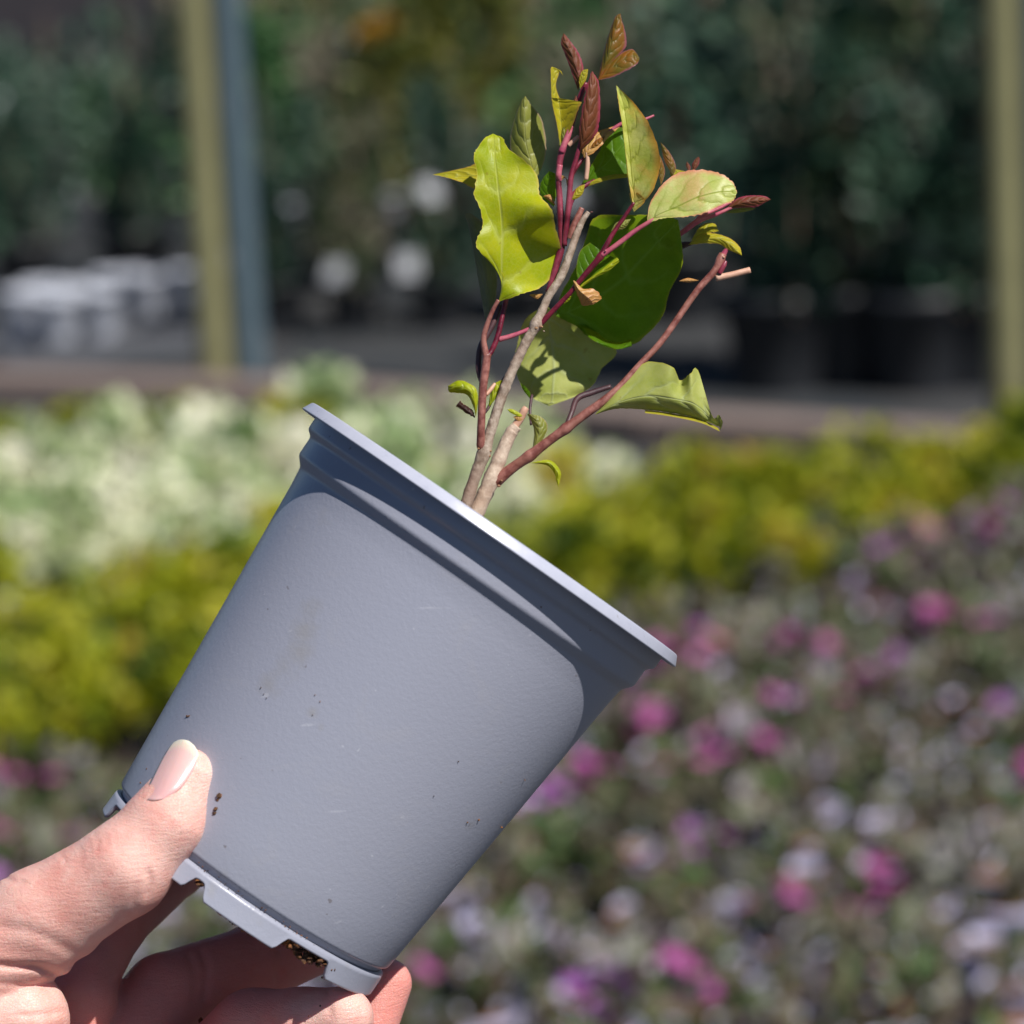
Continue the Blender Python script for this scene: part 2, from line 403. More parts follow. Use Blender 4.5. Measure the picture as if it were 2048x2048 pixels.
# --- foliage clouds -------------------------------------------------
def leaf_cloud(n, rx, ry, z0, z1, size, shape='dome', up=0.3, clump=0, seed=0):
    r = np.random.default_rng(seed); v = []; f = []
    cl = None
    if clump:
        th = r.uniform(0, 2 * np.pi, clump); rr = np.sqrt(r.uniform(0, 1, clump))
        cl = np.stack([rr * np.cos(th), rr * np.sin(th), r.uniform(0.1, 1, clump)], 1)
    for i in range(n):
        if cl is not None:
            c = cl[r.integers(clump)] + r.normal(0, 0.12, 3)
        else:
            th = r.uniform(0, 2 * np.pi); rr = math.sqrt(r.uniform(0, 1)); c = np.array([rr * math.cos(th), rr * math.sin(th), r.uniform(0, 1)])
        h = min(max(c[2], 0), 1)
        if shape == 'dome': k = math.sqrt(max(0.05, 1 - h * h * 0.85))
        elif shape == 'cone': k = 1.02 - 0.8 * h
        else: k = 0.6 + 0.8 * h * (1.25 - h)
        p = np.array([c[0] * rx * k, c[1] * ry * k, z0 + (z1 - z0) * h])
        d = np.array([c[0], c[1], up + r.normal(0, 0.3)]) + r.normal(0, 0.45, 3); d /= np.linalg.norm(d)
        sd = np.cross(d, r.normal(0, 1, 3)); sd /= np.linalg.norm(sd) + 1e-9
        nn = np.cross(d, sd); L = size * r.uniform(0.65, 1.35); W = L * 0.32
        o = len(v)
        v += [p, p + d * L * .5 + sd * W + nn * W * .3, p + d * L, p + d * L * .5 - sd * W + nn * W * .3]
        f += [(o, o + 1, o + 2, o + 3)]
    return v, f

YG = foliage_mat('yellow_green_foliage', [(0.04, 0.08, 0.008), (0.12, 0.18, 0.01), (0.36, 0.39, 0.012), (0.56, 0.55, 0.03), (0.40, 0.22, 0.07)], 0.38, cs=8)
VG = foliage_mat('cream_variegated_foliage', [(0.05, 0.13, 0.04), (0.20, 0.34, 0.10), (0.62, 0.68, 0.40), (0.88, 0.87, 0.68), (0.90, 0.86, 0.76)], 0.25, cs=7)
FG = foliage_mat('small_grey_green_foliage', [(0.04, 0.08, 0.035), (0.11, 0.18, 0.05), (0.17, 0.10, 0.09), (0.22, 0.26, 0.15), (0.48, 0.38, 0.52)], 0.25, cs=16)
DG = [foliage_mat('dark_shrub_foliage', [(0.012, 0.038, 0.026), (0.03, 0.085, 0.052), (0.075, 0.145, 0.09), (0.20, 0.25, 0.21)], 0.2, cs=4),
      foliage_mat('mid_shrub_foliage', [(0.025, 0.085, 0.035), (0.06, 0.16, 0.06), (0.11, 0.24, 0.08), (0.24, 0.30, 0.19)], 0.2, cs=4),
      foliage_mat('olive_shrub_foliage', [(0.035, 0.07, 0.035), (0.09, 0.14, 0.06), (0.19, 0.18, 0.11), (0.30, 0.25, 0.22)], 0.2, cs=4),
      foliage_mat('gold_shrub_foliage', [(0.04, 0.07, 0.015), (0.09, 0.12, 0.02), (0.18, 0.17, 0.03), (0.13, 0.16, 0.05)], 0.2, cs=4)]
OR = foliage_mat('orange_petals', [(0.36, 0.17, 0.01), (0.46, 0.25, 0.015), (0.48, 0.28, 0.02)], 0.2)
GP = simple('grey_nursery_pot', (0.52, 0.50, 0.70), 0.45, 0.12, 30)
KP = simple('black_nursery_pot', (0.018, 0.02, 0.024), 0.5, 0.2, 30)
CM = simple('bark_mulch', (0.36, 0.17, 0.07), 0.9, 0.45, 160, 0.6)
MG = foliage_mat('magenta_petals', [(0.32, 0.05, 0.25), (0.44, 0.10, 0.34), (0.38, 0.07, 0.22), (0.48, 0.18, 0.40)], 0.2)
PK = foliage_mat('pink_petals', [(0.50, 0.18, 0.22), (0.55, 0.27, 0.28), (0.46, 0.12, 0.20), (0.52, 0.25, 0.20)], 0.2)
PU = foliage_mat('purple_petals', [(0.22, 0.06, 0.25), (0.35, 0.12, 0.38), (0.26, 0.05, 0.30), (0.40, 0.20, 0.42)], 0.2)
WH = foliage_mat('white_petals', [(0.62, 0.62, 0.66), (0.72, 0.72, 0.74), (0.60, 0.58, 0.66), (0.70, 0.70, 0.70)], 0.2)
STK = simple('bamboo_cane', (0.24, 0.17, 0.12), 0.7, 0.2, 20)
WL = simple('white_plastic_label', (0.34, 0.35, 0.37), 0.4, 0.03, 10)

small_pot = lathe([(0.030, 0.0), (0.032, 0.004), (0.041, 0.072), (0.0445, 0.074), (0.0455, 0.086), (0.0465, 0.090), (0.0425, 0.090), (0.0405, 0.076)], 18)
small_pot_me = mesh('small_pot', *small_pot); small_pot_me.materials.append(GP)
mul = lathe([(0.001, 0.083), (0.02, 0.081), (0.041, 0.078)], 14)
mul_me = mesh('mulch_disc', *mul); mul_me.materials.append(CM)

def flower_head(mat, n, seed):
    r = np.random.default_rng(seed); parts = []
    for k in range(n):
        a = 2 * math.pi * k / n + r.normal(0, 0.15); d = np.array([math.cos(a), math.sin(a), 0.45]); sd = np.array([-math.sin(a), math.cos(a), 0])
        L = 0.017 * r.uniform(0.8, 1.2)
        o = np.zeros(3)
        parts.append(([o, d * L * .6 + sd * L * .42, d * L, d * L * .6 - sd * L * .42], [(0, 1, 2, 3)]))
    me = mesh('flower_head', *join(*parts), smooth=False); me.materials.append(mat); return me
FH = {k: [flower_head(m_, 12, 10 + i) for i in range(2)] for k, m_ in (('magenta', MG), ('pink', PK), ('purple', PU), ('white', WH))}

fol_me = []
for i in range(4):
    me = mesh('small_foliage', *leaf_cloud((80, 60, 110, 30)[i], 0.064, 0.064, 0.078, (0.155, 0.13, 0.175, 0.115)[i], 0.030, 'dome', 0.6, 6, 20 + i), smooth=False)
    me.materials.append(FG); fol_me.append(me)

def bed_plant(fol, flower=None, nfl=0, seed=0):
    r = random.Random(seed)
    t = empty('potted_bedding_plant')
    kid(t, link('pot', small_pot_me, None, t)); kid(t, link('mulch', mul_me, None, t))
    kid(t, link('foliage', fol_me[fol], None, t))
    for k in range(nfl):
        a = r.uniform(0, 6.28); rr = r.uniform(0.01, 0.065)
        o = link('flower', FH[flower][k % 2], None, t, (rr * math.cos(a), rr * math.sin(a), r.uniform(0.11, 0.15)))
        o.rotation_euler = (r.uniform(-.5, .5), r.uniform(-.5, .5), a); o.scale = (0.88,) * 3; kid(t, o)
    return t
KIN = {}
desc = {
 'plain': ('small grey pot of low grey green plant without any flowers in the front bed', 'low green plants in small grey pots'),
 'sparse': ('small grey pot of nearly bare brown mulch with a few short leaves', 'sparse plants in small grey pots'),
 'magenta': ('low green plant in small grey pot topped by bright magenta flowers', 'magenta flowering plants in small grey pots'),
 'pink': ('low green plant in small grey pot topped by salmon pink flowers', 'pink flowering plants in small grey pots'),
 'purple': ('low green plant in small grey pot topped by dusky purple flowers', 'purple flowering plants in small grey pots'),
 'white': ('low green plant in small grey pot topped by tiny white flowers', 'white flowering plants in small grey pots'),
}
protos = {'plain': [bed_plant(0, seed=1), bed_plant(2, seed=2)], 'sparse': [bed_plant(3, seed=3), bed_plant(1, seed=4)],
          'magenta': [bed_plant(0, 'magenta', 8, 5), bed_plant(2, 'magenta', 6, 6)], 'pink': [bed_plant(1, 'pink', 4, 7), bed_plant(0, 'pink', 5, 8)],
          'purple': [bed_plant(0, 'purple', 7, 9), bed_plant(2, 'purple', 6, 10)], 'white': [bed_plant(1, 'white', 4, 11), bed_plant(0, 'white', 3, 12)]}
used = set()
def place(kind, x, y, rz, sc_=1.0, z=0.0):
    pr = protos[kind]; i = random.randrange(len(pr)); p = pr[i]
    o = p if (kind, i) not in used else copy_tree(p)
    used.add((kind, i))
    o.location = (x, y, z); o.rotation_euler = (random.gauss(0, .03), random.gauss(0, .03), rz); o.scale = (sc_,) * 3
    if not o.get('label') or o is p:
        tag(o, desc[kind][0], 'plant' if kind not in ('yellow', 'cream') else 'shrub', desc[kind][1])
    return o

def clump(name, mat, n, rad, h, size, seed, potm=KP):
    t = empty(name)
    me = mesh('foliage', *leaf_cloud(n, rad, rad, 0.06, h, size, 'dome', 0.5, 16, seed), smooth=False); me.materials.append(mat)
    kid(t, link('foliage', me, None, t))
    pm = mesh('pot', *lathe([(0.045, 0), (0.06, 0.10), (0.064, 0.105), (0.064, 0.115), (0.058, 0.115), (0.05, 0.09), (0.001, 0.09)], 14)); pm.materials.append(potm)
    kid(t, link('pot', pm, None, t))
    return t
desc['yellow'] = ('low mounded yellow green plant in the broad lime coloured band of the bed', 'yellow green plants in the bed')
desc['cream'] = ('mounded plant with cream and pale green variegated leaves left of the tilted pot', 'cream variegated plants in the bed')
protos['yellow'] = [clump('yellow_green_plant', YG, 420, 0.125, 0.235, 0.036, 40 + i) for i in range(4)]
protos['cream'] = [clump('variegated_plant', VG, 420, 0.135, 0.26, 0.044, 50 + i) for i in range(4)]

def interp(x, pts):
    return float(np.interp(x, [p[0] for p in pts], [p[1] for p in pts]))
# front flower bed: rows of small pots
th = R_(24); ca, sa = math.cos(th), math.sin(th)
def label_rows(items, text):
    """items: (row key, px, object, words) -> an own label by row and place in the row"""
    rows = {}
    for k, px, o, w in items: rows.setdefault(k, []).append((px, o, w))
    for n, k in enumerate(sorted(rows)):
        for m_, (px, o, w) in enumerate(sorted(rows[k], key=lambda q: q[0])):
            o['label'] = text % (w, ordinal(m_ + 1), ordinal(n + 1))
WORDS = {'plain': 'flowerless green plant', 'sparse': 'bare mulched plant', 'magenta': 'magenta flowering plant', 'pink': 'pink flowering plant',
         'purple': 'purple flowering plant', 'white': 'white flowering plant'}
spc = 0.152; items = []
for j in range(-60, 60):
    for i in range(-60, 60):
        gx = i * spc + (0.5 * spc if j % 2 else 0); gy = j * spc * 0.88
        x = gx * ca - gy * sa + random.gauss(0, .010); y = 6.0 + gx * sa + gy * ca + random.gauss(0, .010)
        if y < 3.5 or y > 9: continue
        px, py = to_px((x, y, 0.05))
        if px < -90 or px > 2200 or py > 2430: continue
        b1 = 1662 - 0.259 * px - max(0, px - 1600) * .12 + 22 * math.sin(px / 170)
        if py < b1: continue
        if px < 700 and py > 2150: continue
        q = random.random()
        kind = 'plain' if q < .30 else 'sparse' if q < .68 else 'magenta' if q < .80 else 'pink' if q < .83 else 'purple' if q < .96 else 'plain'
        if py - b1 < 120 and random.random() < .35: kind = random.choice(['pink', 'magenta', 'purple', 'sparse'])
        o = place(kind, x, y, random.uniform(0, 6.28), random.uniform(1.14, 1.30))
        items.append((j, px, o, WORDS[kind]))
label_rows(items, '%s in small grey pot, %s from left in %s row from the front')
nfront = len(items)
# yellow green and variegated bands
spc = 0.215; items = []
for j in range(-40, 40):
    for i in range(-40, 40):
        gx = i * spc + (0.5 * spc if j % 2 else 0); gy = j * spc * 0.88
        x = gx * ca - gy * sa + random.gauss(0, .03); y = 7.0 + gx * sa + gy * ca + random.gauss(0, .03)
        px, py = to_px((x, y, 0.0))
        if y < 5 or px < -170 or px > 2230: continue
        b1 = 1668 - 0.259 * px - max(0, px - 1600) * .12
        far = interp(px, [(0, 985), (450, 985), (620, 985), (1200, 1055), (1430, 1100), (1650, 1090), (1855, 1050), (2150, 1010)])
        if py > b1 - 8 or py < far: continue
        cream = px < 1330 and py < interp(px, [(-200, 1345), (0, 1335), (300, 1315), (500, 1270), (800, 1220), (1180, 1190), (1340, 1110)]) and py > interp(px, [(-200, 1030), (380, 1035), (520, 960), (1300, 940)])
        if cream and random.random() < .12: cream = False
        elif not cream and px < 1250 and py < b1 - 120 and random.random() < .12: cream = True
        kind = 'cream' if cream else 'yellow'
        o = place(kind, x, y, random.uniform(0, 6.28), random.uniform(0.72, 1.15))
        items.append((j, px, o, 'cream variegated plant' if cream else 'yellow green mounded plant'))
nb_ = len(items)
label_rows(items, '%s, %s from left in %s row behind the small grey pots')
print('front plants', nfront, 'band', nb_)

for kd, pr in protos.items():
    for i, p in enumerate(pr):
        if (kd, i) not in used:                # a variety that no row took
            for ch in _kids.get(p.name, []): bpy.data.objects.remove(ch)
            bpy.data.objects.remove(p)
# timber edging along the back of the bed
def board(p0, p1, h, w, name, mat, label, cat, group=None):
    a = np.array(p0[:2]); b = np.array(p1[:2]); L = np.linalg.norm(b - a); ang = math.atan2(*(b - a)[::-1])
    v, f = box_geo(0, L - 0.006, -w / 2, w / 2, 0.0, h)
    o = link(name, mesh(name, v, f, False), mat); o.location = (a[0], a[1], 0); o.rotation_euler = (0, 0, ang)
    bv = o.modifiers.new('bevel', 'BEVEL'); bv.width = 0.006; bv.segments = 2
    tag(o, label, cat, group); return o
TIM = simple('weathered_timber', (0.25, 0.19, 0.165), 0.8, 0.25, 12, 0.3)
e0 = ground(-500, 780); e1 = ground(700, 826); e2 = ground(1330, 886); e3 = ground(2500, 965)
board(e0, e1, 0.085, 0.16, 'timber_sleeper', TIM, 'weathered timber sleeper edging the bed on the left behind the variegated plants', 'edging', 'timber sleepers edging the bed')
board(e1, e2, 0.085, 0.16, 'timber_sleeper', TIM, 'weathered timber sleeper edging the bed behind the stems of the held plant', 'edging', 'timber sleepers edging the bed')
board(e2, e3, 0.085, 0.16, 'timber_sleeper', TIM, 'weathered timber sleeper edging the bed on the right up to the green post', 'edging', 'timber sleepers edging the bed')

# posts
PG = simple('green_treated_timber', (0.22, 0.21, 0.10), 0.75, 0.22, 9, 0.3)
PB = simple('galvanised_blue_grey_steel', (0.085, 0.125, 0.15), 0.45, 0.1, 6)
def post(px_b, py_b, w, h, mat, name, label, round_=True, lean=0.0):
    b = ground(px_b, py_b)
    t = empty(name, b); tag(t, label, 'post')
    v, f = lathe([(w / 2 * 1.0, 0), (w / 2 * .99, h * .5), (w / 2 * .97, h)], 20)
    link('shaft', mesh('shaft', v, f + [tuple(range(40, 60))]), mat, t)
    cp = lathe([(0.001, h + 0.02), (w * .45, h + .012), (w * .56, h)], 16)
    link('cap', mesh('cap', *cp), mat, t)
    t.rotation_euler = (0, lean, 0)
    return t
post(438, 800, 0.108, 3.2, PG, 'timber_post', 'left of two olive green timber posts, standing beside the blue grey steel pole', True, R_(0.35))
post(508, 800, 0.084, 3.2, PB, 'steel_pole', 'slim blue grey steel pole standing right beside the left timber post', True, R_(-0.1))
post(2022, 905, 0.100, 3.2, PG, 'timber_post', 'olive green timber post at the far right edge of the photo', True, 0)
post(2098, 905, 0.084, 3.2, PB, 'steel_pole', 'slim blue grey steel pole half cut off at the right edge', True, R_(-0.4))

# rows of large potted shrubs behind the path
cane_v, cane_f = lathe([(0.006, 0.1), (0.0055, 1.35)], 6)
cane_me = mesh('cane', cane_v, cane_f); cane_me.materials.append(STK)
lab_me = mesh('label', *box_geo(-0.035, 0.035, -0.0015, 0.0015, 0, 0.075), smooth=False); lab_me.materials.append(WL)
bp = lathe([(0.13, 0), (0.165, 0.26), (0.175, 0.265), (0.175, 0.30), (0.16, 0.30), (0.155, 0.26), (0.001, 0.26)], 20)
bp_me = mesh('black_pot', *bp); bp_me.materials.append(KP)
def tall_shrub(mi, h, rad, shape, seed, canes=1, n=900, size=0.075):
    t = empty('potted_shrub')
    kid(t, link('pot', bp_me, None, t))
    me = mesh('foliage', *leaf_cloud(n, rad, rad, 0.28, h, size, shape, 0.6, 26, seed), smooth=False); me.materials.append(DG[mi])
    kid(t, link('foliage', me, None, t))
    tv, tf = tube_geo([(0, 0, .25), (0.01, 0, .6), (0, .01, h * .8)], [0.012, 0.01, 0.005], 6)
    tm = mesh('trunk', tv, tf); tm.materials.append(STK); kid(t, link('trunk', tm, None, t))
    for k in range(canes + 1):
        a_ = k * 2.2; o = link('cane', cane_me, None, t, (0.15 * math.cos(a_), 0.15 * math.sin(a_), 0.15)); o.rotation_euler = (R_(-7) * math.sin(a_), R_(7) * math.cos(a_), 0); o.scale = (1.0, 1.0, .95); kid(t, o)
    return t
sh = [(tall_shrub(0, 1.25, 0.30, 'col', 60), 'dark evergreen shrub in large black pot beyond the path', 'dark potted shrubs beyond the path'),
      (tall_shrub(1, 1.10, 0.32, 'dome', 61), 'mid green bushy shrub in large black pot beyond the path', 'mid green potted shrubs beyond the path'),
      (tall_shrub(2, 1.35, 0.27, 'col', 62, 2), 'olive toned shrub tied to canes in large black pot beyond the path', 'olive potted shrubs beyond the path'),
      (tall_shrub(0, 1.45, 0.28, 'cone', 63, 2), 'tall dark cone shaped shrub in large black pot beyond the path', 'dark cone shaped potted shrubs beyond the path'),
      (tall_shrub(3, 1.25, 0.30, 'col', 64, 1), 'golden olive shrub in large black pot beyond the path', 'golden olive potted shrubs beyond the path')]
us = set()
def shrub(k, x, y, lab=None, sc_=1.0):
    p, label, grp = sh[k]
    o = p if k not in us else copy_tree(p); us.add(k)
    o.location = (x, y, 0); o.rotation_euler = (0, 0, random.uniform(0, 6.28)); o.scale = (sc_, sc_, sc_)
    tag(o, label, 'shrub', grp)
    return o
LB = []
row_y = [11.0, 12.4, 13.6, 15.0, 16.8]
titles = ['dark evergreen shrub', 'mid green bushy shrub', 'olive caned shrub', 'tall conical shrub', 'golden olive shrub']
items = []
for ri, y0 in enumerate(row_y):
    half = y0 * 0.157 + 0.35
    x = -half
    while x < half:
        yy = y0 + random.gauss(0, .06) - 0.10 * x * (1 if ri < 3 else 0)
        px, _ = to_px((x, yy, 0))
        if ri == 0 and px < 540: x += 0.44; continue
        sc_ = random.uniform(0.85, 1.10)
        if px < 400: k = random.choice([1, 1, 0]); sc_ *= (0.80, .76, .70, .62, .55)[ri]
        elif px < 1120 and ri >= 1: k = random.choice([4, 2, 1, 4, 1]); sc_ *= .92
        elif ri == 0: k = random.choice([0, 3, 2, 0]); sc_ *= .84 if px > 1120 else .58
        else: k = random.choice([0, 1, 2, 2, 3, 1])
        if 500 < px < 820 and ri >= 3: sc_ *= .80
        o = shrub(k, x, yy, sc_=sc_)
        items.append((ri, px, o, titles[k]))
        for _ in range(2):
            if random.random() < .42: LB.append((x + random.uniform(-.2, .2), yy - 0.33 * sc_, random.uniform(.28, 1.0) * sc_))
        x += random.uniform(0.40, 0.50) * (1 + ri * 0.08) * (0.60 if ri == 0 else 0.92)
label_rows(items, '%s in black pot, %s from left in %s row beyond the path')
# big shrubs in black pots at the right
for px, py, w_ in ((1560, 800, 'first'), (1700, 790, 'second'), (1840, 800, 'third'), (1950, 790, 'last')):
    b = ground(px, py - 20); o = shrub(0 if px != 1700 else 2, b[0], b[1], sc_=0.95)
    o['label'] = 'large shrub in big black pot left of the right post, ' + w_ + ' of the nearest four'
# labels stuck in the pots: things of their own
labp = None
for kk, (x, y, z) in enumerate(sorted(LB, key=lambda q: to_px(q)[0])):
    if labp is None: o = labp = link('plant_label', lab_me)
    else: o = labp.copy(); C.objects.link(o)
    o.location = (x, y, z); o.rotation_euler = (R_(-25 + random.gauss(0, 12)), 0, random.gauss(0, .5))
    tag(o, 'small white plant label among the dark shrubs beyond the path, %s from the left' % ordinal(kk + 1), 'label', 'white plant labels in the shrub rows')
# white pots on pale trays at the left
WP = simple('pale_plastic_pot', (0.46, 0.48, 0.54), 0.5, 0.06, 12)
wp = lathe([(0.055, 0), (0.075, 0.15), (0.082, 0.155), (0.082, 0.175), (0.072, 0.175), (0.066, 0.14), (0.001, 0.14)], 18)
wp_me = mesh('white_pot', *wp); wp_me.materials.append(WP)
tr_me = mesh('tray', *join(box_geo(-.25, .25, -.2, .2, 0, .012), box_geo(-.25, .25, -.2, -.19, .012, .05), box_geo(-.25, .25, .19, .2, .012, .05), box_geo(-.25, -.24, -.19, .19, .012, .05), box_geo(.24, .25, -.19, .19, .012, .05)), smooth=False)
TRM = simple('pale_grey_tray', (0.12, 0.125, 0.14), 0.6, 0.1, 12); tr_me.materials.append(TRM)
for k, (px, py, w_) in enumerate(((90, 705, 'leftmost'), (240, 685, 'middle'), (385, 668, 'rightmost'))):
    b = ground(px, py)
    o = link('plant_tray', tr_me); o.location = (b[0], b[1], 0.0); o.rotation_euler = (0, 0, R_(6)); o.scale = (1, 1.3, 1)
    tag(o, w_ + ' of the three pale grey trays holding white pots at the far left', 'tray', 'pale trays at the left')
for k, (px, py) in enumerate(((50, 690), (90, 672), (150, 676), (232, 650), (262, 648), (295, 652), (120, 700), (205, 690), (370, 645))):
    b = ground(px, py)
    o = link('white_pot', wp_me); o.location = (b[0], b[1], 0.013); o.scale = (.95, .95, 1.0)
    tag(o, 'small pale pot on the pale trays at the far left, %s from the left' % ordinal(sorted((50, 90, 150, 232, 262, 295, 120, 205, 370)).index(px) + 1), 'pot', 'white pots on the trays')
for px, py in ((605, 590), (700, 575), (742, 572), (800, 570), (870, 565)):
    b = ground(px, py - 0); o = link('white_pot', wp_me); o.location = (b[0], b[1] - 0.25, 0.30); o.scale = (.42, .42, .35)
    tag(o, 'small pale pot on the black pots left of centre, %s of five from the left' % ordinal((605, 700, 742, 800, 870).index(px) + 1), 'pot', 'white pots before the dark shrubs')

# far end: hedge, shed, cone
for k in range(8):
    x = -1.7 + k * 0.85
    if k == 0:
        hp = empty('hedge_shrub')
        me = mesh('foliage', *leaf_cloud(2600, 0.62, 0.45, 0.1, 2.1, 0.13, 'col', 0.4, 40, 80), smooth=False); me.materials.append(DG[0])
        kid(hp, link('foliage', me, None, hp)); tm = mesh('trunk', *tube_geo([(0, 0, 0), (0, 0, 1.5)], [.04, .02], 6)); tm.materials.append(STK); kid(hp, link('trunk', tm, None, hp)); o = hp
    else: o = copy_tree(hp)
    o.location = (x, 20.6 + random.gauss(0, .1), 0); o.rotation_euler = (0, 0, random.uniform(0, 6.28))
    tag(o, 'tall dark hedge shrub at the far end, ' + ordinal(k + 1) + ' from the left', 'hedge', 'hedge shrubs at the far end')
shed = empty('shed', (-3.6, 20.0, 0)); tag(shed, 'dark brown shed with pale blue door in the far top left corner', 'shed')
DWM = simple('dark_stained_boards', (0.026, 0.022, 0.027), 0.7, 0.2, 8, 0.3)
for k in range(26):
    o = link('plank', mesh('plank', *box_geo(-2.0 + k * .17, -2.0 + k * .17 + .164, 0, 2.5, 0, 2.3), smooth=False), DWM, shed) if k == 0 else link('plank', _pl, None, shed, (k * .17, 0, 0))
    if k == 0: _pl = o.data
rf = link('roof', mesh('roof', *box_geo(-2.15, 2.6, -.15, 2.65, 2.3, 2.38), smooth=False), simple('roof_felt', (0.06, 0.06, 0.065), 0.9), shed)
o = link('door', mesh('door', *box_geo(-.1, .56, -.05, -.003, 0.66, 2.0), smooth=False), simple('pale_blue_paint', (0.42, 0.52, 0.62), 0.5), shed)
b = P(28, 95, 0); 
cr = empty('plastic_crate', (-3.05, 19.4, 0.0)); tag(cr, 'dark red plastic crate standing before the shed in the top left corner', 'crate')
CRM = simple('dark_red_plastic', (0.30, 0.03, 0.04), 0.5)
link('crate_body', mesh('crate_body', *join(box_geo(-.35, .35, -.2, .2, 0, .03), box_geo(-.35, .35, -.2, -.18, .03, .42), box_geo(-.35, .35, .18, .2, .03, .42), box_geo(-.35, -.33, -.18, .18, .03, .42), box_geo(.33, .35, -.18, .18, .03, .42)), smooth=False), CRM, cr)
link('rim', mesh('rim', *join(box_geo(-.37, .37, -.22, -.2, .36, .42), box_geo(-.37, .37, .2, .22, .36, .42)), smooth=False), CRM, cr)
v_ = RIGHT * ((765 - 1024) / F) - UP * ((62 - 1024) / F) + FWD; q_ = CAM + v_ * (11.95 / v_[1])
ob_ = empty('orange_flowering_plant', (q_[0], q_[1], 0)); tag(ob_, 'shrub topped by one patch of orange flowers right of the blue grey pole', 'shrub')
fm = mesh('foliage', *leaf_cloud(500, .22, .22, .1, q_[2] - .07, .07, 'dome', .5, 16, 91), smooth=False); link('foliage', fm, DG[3], ob_)
fm = mesh('flowers', *leaf_cloud(110, .075, .06, q_[2] - .05, q_[2] + .05, .05, 'dome', .8, 5, 92), smooth=False); o = link('flowers', fm, OR, ob_)
# ================================================================== HELD PLANT
PC = P(982.5, 1068.5, 0)
tilt = 0.022
ax = RIGHT * 0.570 + UP * 0.822 + FWD * tilt; ax /= np.linalg.norm(ax)      # axis, base -> rim
fr = -FWD; fr = fr - ax * (fr @ ax); fr /= np.linalg.norm(fr)                # towards the camera
ri_ = np.cross(ax, fr); ri_ = ri_ if ri_ @ RIGHT > 0 else -ri_               # to the right in the picture
ROOT = PC - ax * (890 * U)
plant = empty('potted_shrub_cutting', ROOT)
tag(plant, 'young shrub with lime and bronze leaves in a tilted grey pot held in front', 'potted plant')

def on_pot(px, py):
    """point on the front of the pot seen at this pixel"""
    x, y = px, py
    z = 300.0
    for _ in range(12):
        w = P(x, y, z); q = w - PC
        t = -(q @ ax) / U; rr = np.interp(t, [0, 36, 46, 88, 106, 829, 890], [420, 420, 407, 406, 391, 323, 324])
        u_ = (q @ ri_) / U
        zz = math.sqrt(max(0, rr * rr - u_ * u_)); z += 0.8 * (zz - (q @ fr) / U)
    return w, z
POT = pot_material()
def potv(r, z, phi):
    """pot coordinates: radius px, distance below rim px, angle from camera side to the right"""
    return PC - ax * (z * U) + (fr * math.cos(phi) + ri_ * math.sin(phi)) * (r * U) - ROOT

def pot_lathe(prof, seg=192):
    v = []; f = []
    for r, z in prof:
        for k in range(seg): v.append(potv(r, z, 2 * math.pi * k / seg))
    for i in range(len(prof) - 1):
        for k in range(seg):
            k2 = (k + 1) % seg; f.append((i * seg + k, i * seg + k2, (i + 1) * seg + k2, (i + 1) * seg + k))
    return v, f
def smooth_prof(pts, n=4):
    return [tuple(p) for p in catmull(pts, n)]
def rnd(pts, r=4.0, n=3):
    """round the corners of a profile polyline"""
    p = [np.array(q, float) for q in pts]; out = [p[0]]
    for i in range(1, len(p) - 1):
        a, b, c = p[i - 1], p[i], p[i + 1]
        la = np.linalg.norm(a - b); lc = np.linalg.norm(c - b); rr = min(r, la * .45, lc * .45)
        s0 = b + (a - b) / la * rr; s1 = b + (c - b) / lc * rr
        for k in range(n + 1):
            t = k / n; out.append((1 - t) ** 2 * s0 + 2 * t * (1 - t) * b + t * t * s1)
    out.append(p[-1]); return [tuple(q) for q in out]
body = rnd([(421, 6), (420.5, 36), (407, 46), (406.5, 88), (389.5, 107), (384, 150), (323.3, 826), (313, 832), (310, 843), (300, 844), (301, 830), (376, 112), (398, 60), (410, 6)], 6.0)
# a few rings along the long wall
bo = []
for a, b in zip(body[:-1], body[1:]):
    bo.append(a); L = math.hypot(a[0] - b[0], a[1] - b[1])
    if L > 120:
        for k in range(1, 8): bo.append((a[0] + (b[0] - a[0]) * k / 8, a[1] + (b[1] - a[1]) * k / 8))
bo.append(body[-1])
pot = link('pot', mesh('pot', *pot_lathe(bo)), POT, plant)
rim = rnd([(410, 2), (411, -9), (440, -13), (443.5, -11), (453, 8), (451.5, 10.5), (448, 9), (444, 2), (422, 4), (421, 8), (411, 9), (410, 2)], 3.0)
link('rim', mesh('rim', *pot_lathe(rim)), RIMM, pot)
# skirt with drainage notches
def skirt_z(ph):
    d = math.degrees(ph); d = (d + 180) % 360 - 180
    full = 888.0; z = full
    for a, b, zz in ((19, 44, 855), (-19, -9, 858), (86, 112, 855), (-72, -48, 855), (140, 165, 855), (-135, -110, 855)):
        e = 3.5
        t = min(1, max(0, (d - a) / e)) * min(1, max(0, (b - d) / e)) if a < d < b else 0
        t = t * t * (3 - 2 * t)
        z = min(z, full + (zz - full) * t)
    return z
seg = 360; v = []; f = []
ring = [(312, 841, 0), (322, 844, 0), (323, 850, 0), (324, None, -3), (324.5, None, -1), (323, None, 1.5), (319, None, 1.5), (316, None, -1), (311, 846, 0), (304, 842, 0)]
for k in range(seg):
    ph = 2 * math.pi * k / seg; zb = skirt_z(ph)
    for r, z, dz in ring:
        v.append(potv(r, zb + dz if z is None else z, ph))
nr = len(ring)
for k in range(seg):
    k2 = (k + 1) % seg
    for j in range(nr - 1): f.append((k * nr + j, k2 * nr + j, k2 * nr + j + 1, k * nr + j + 1))
link('foot_ring', mesh('foot_ring', v, f), POT, pot)
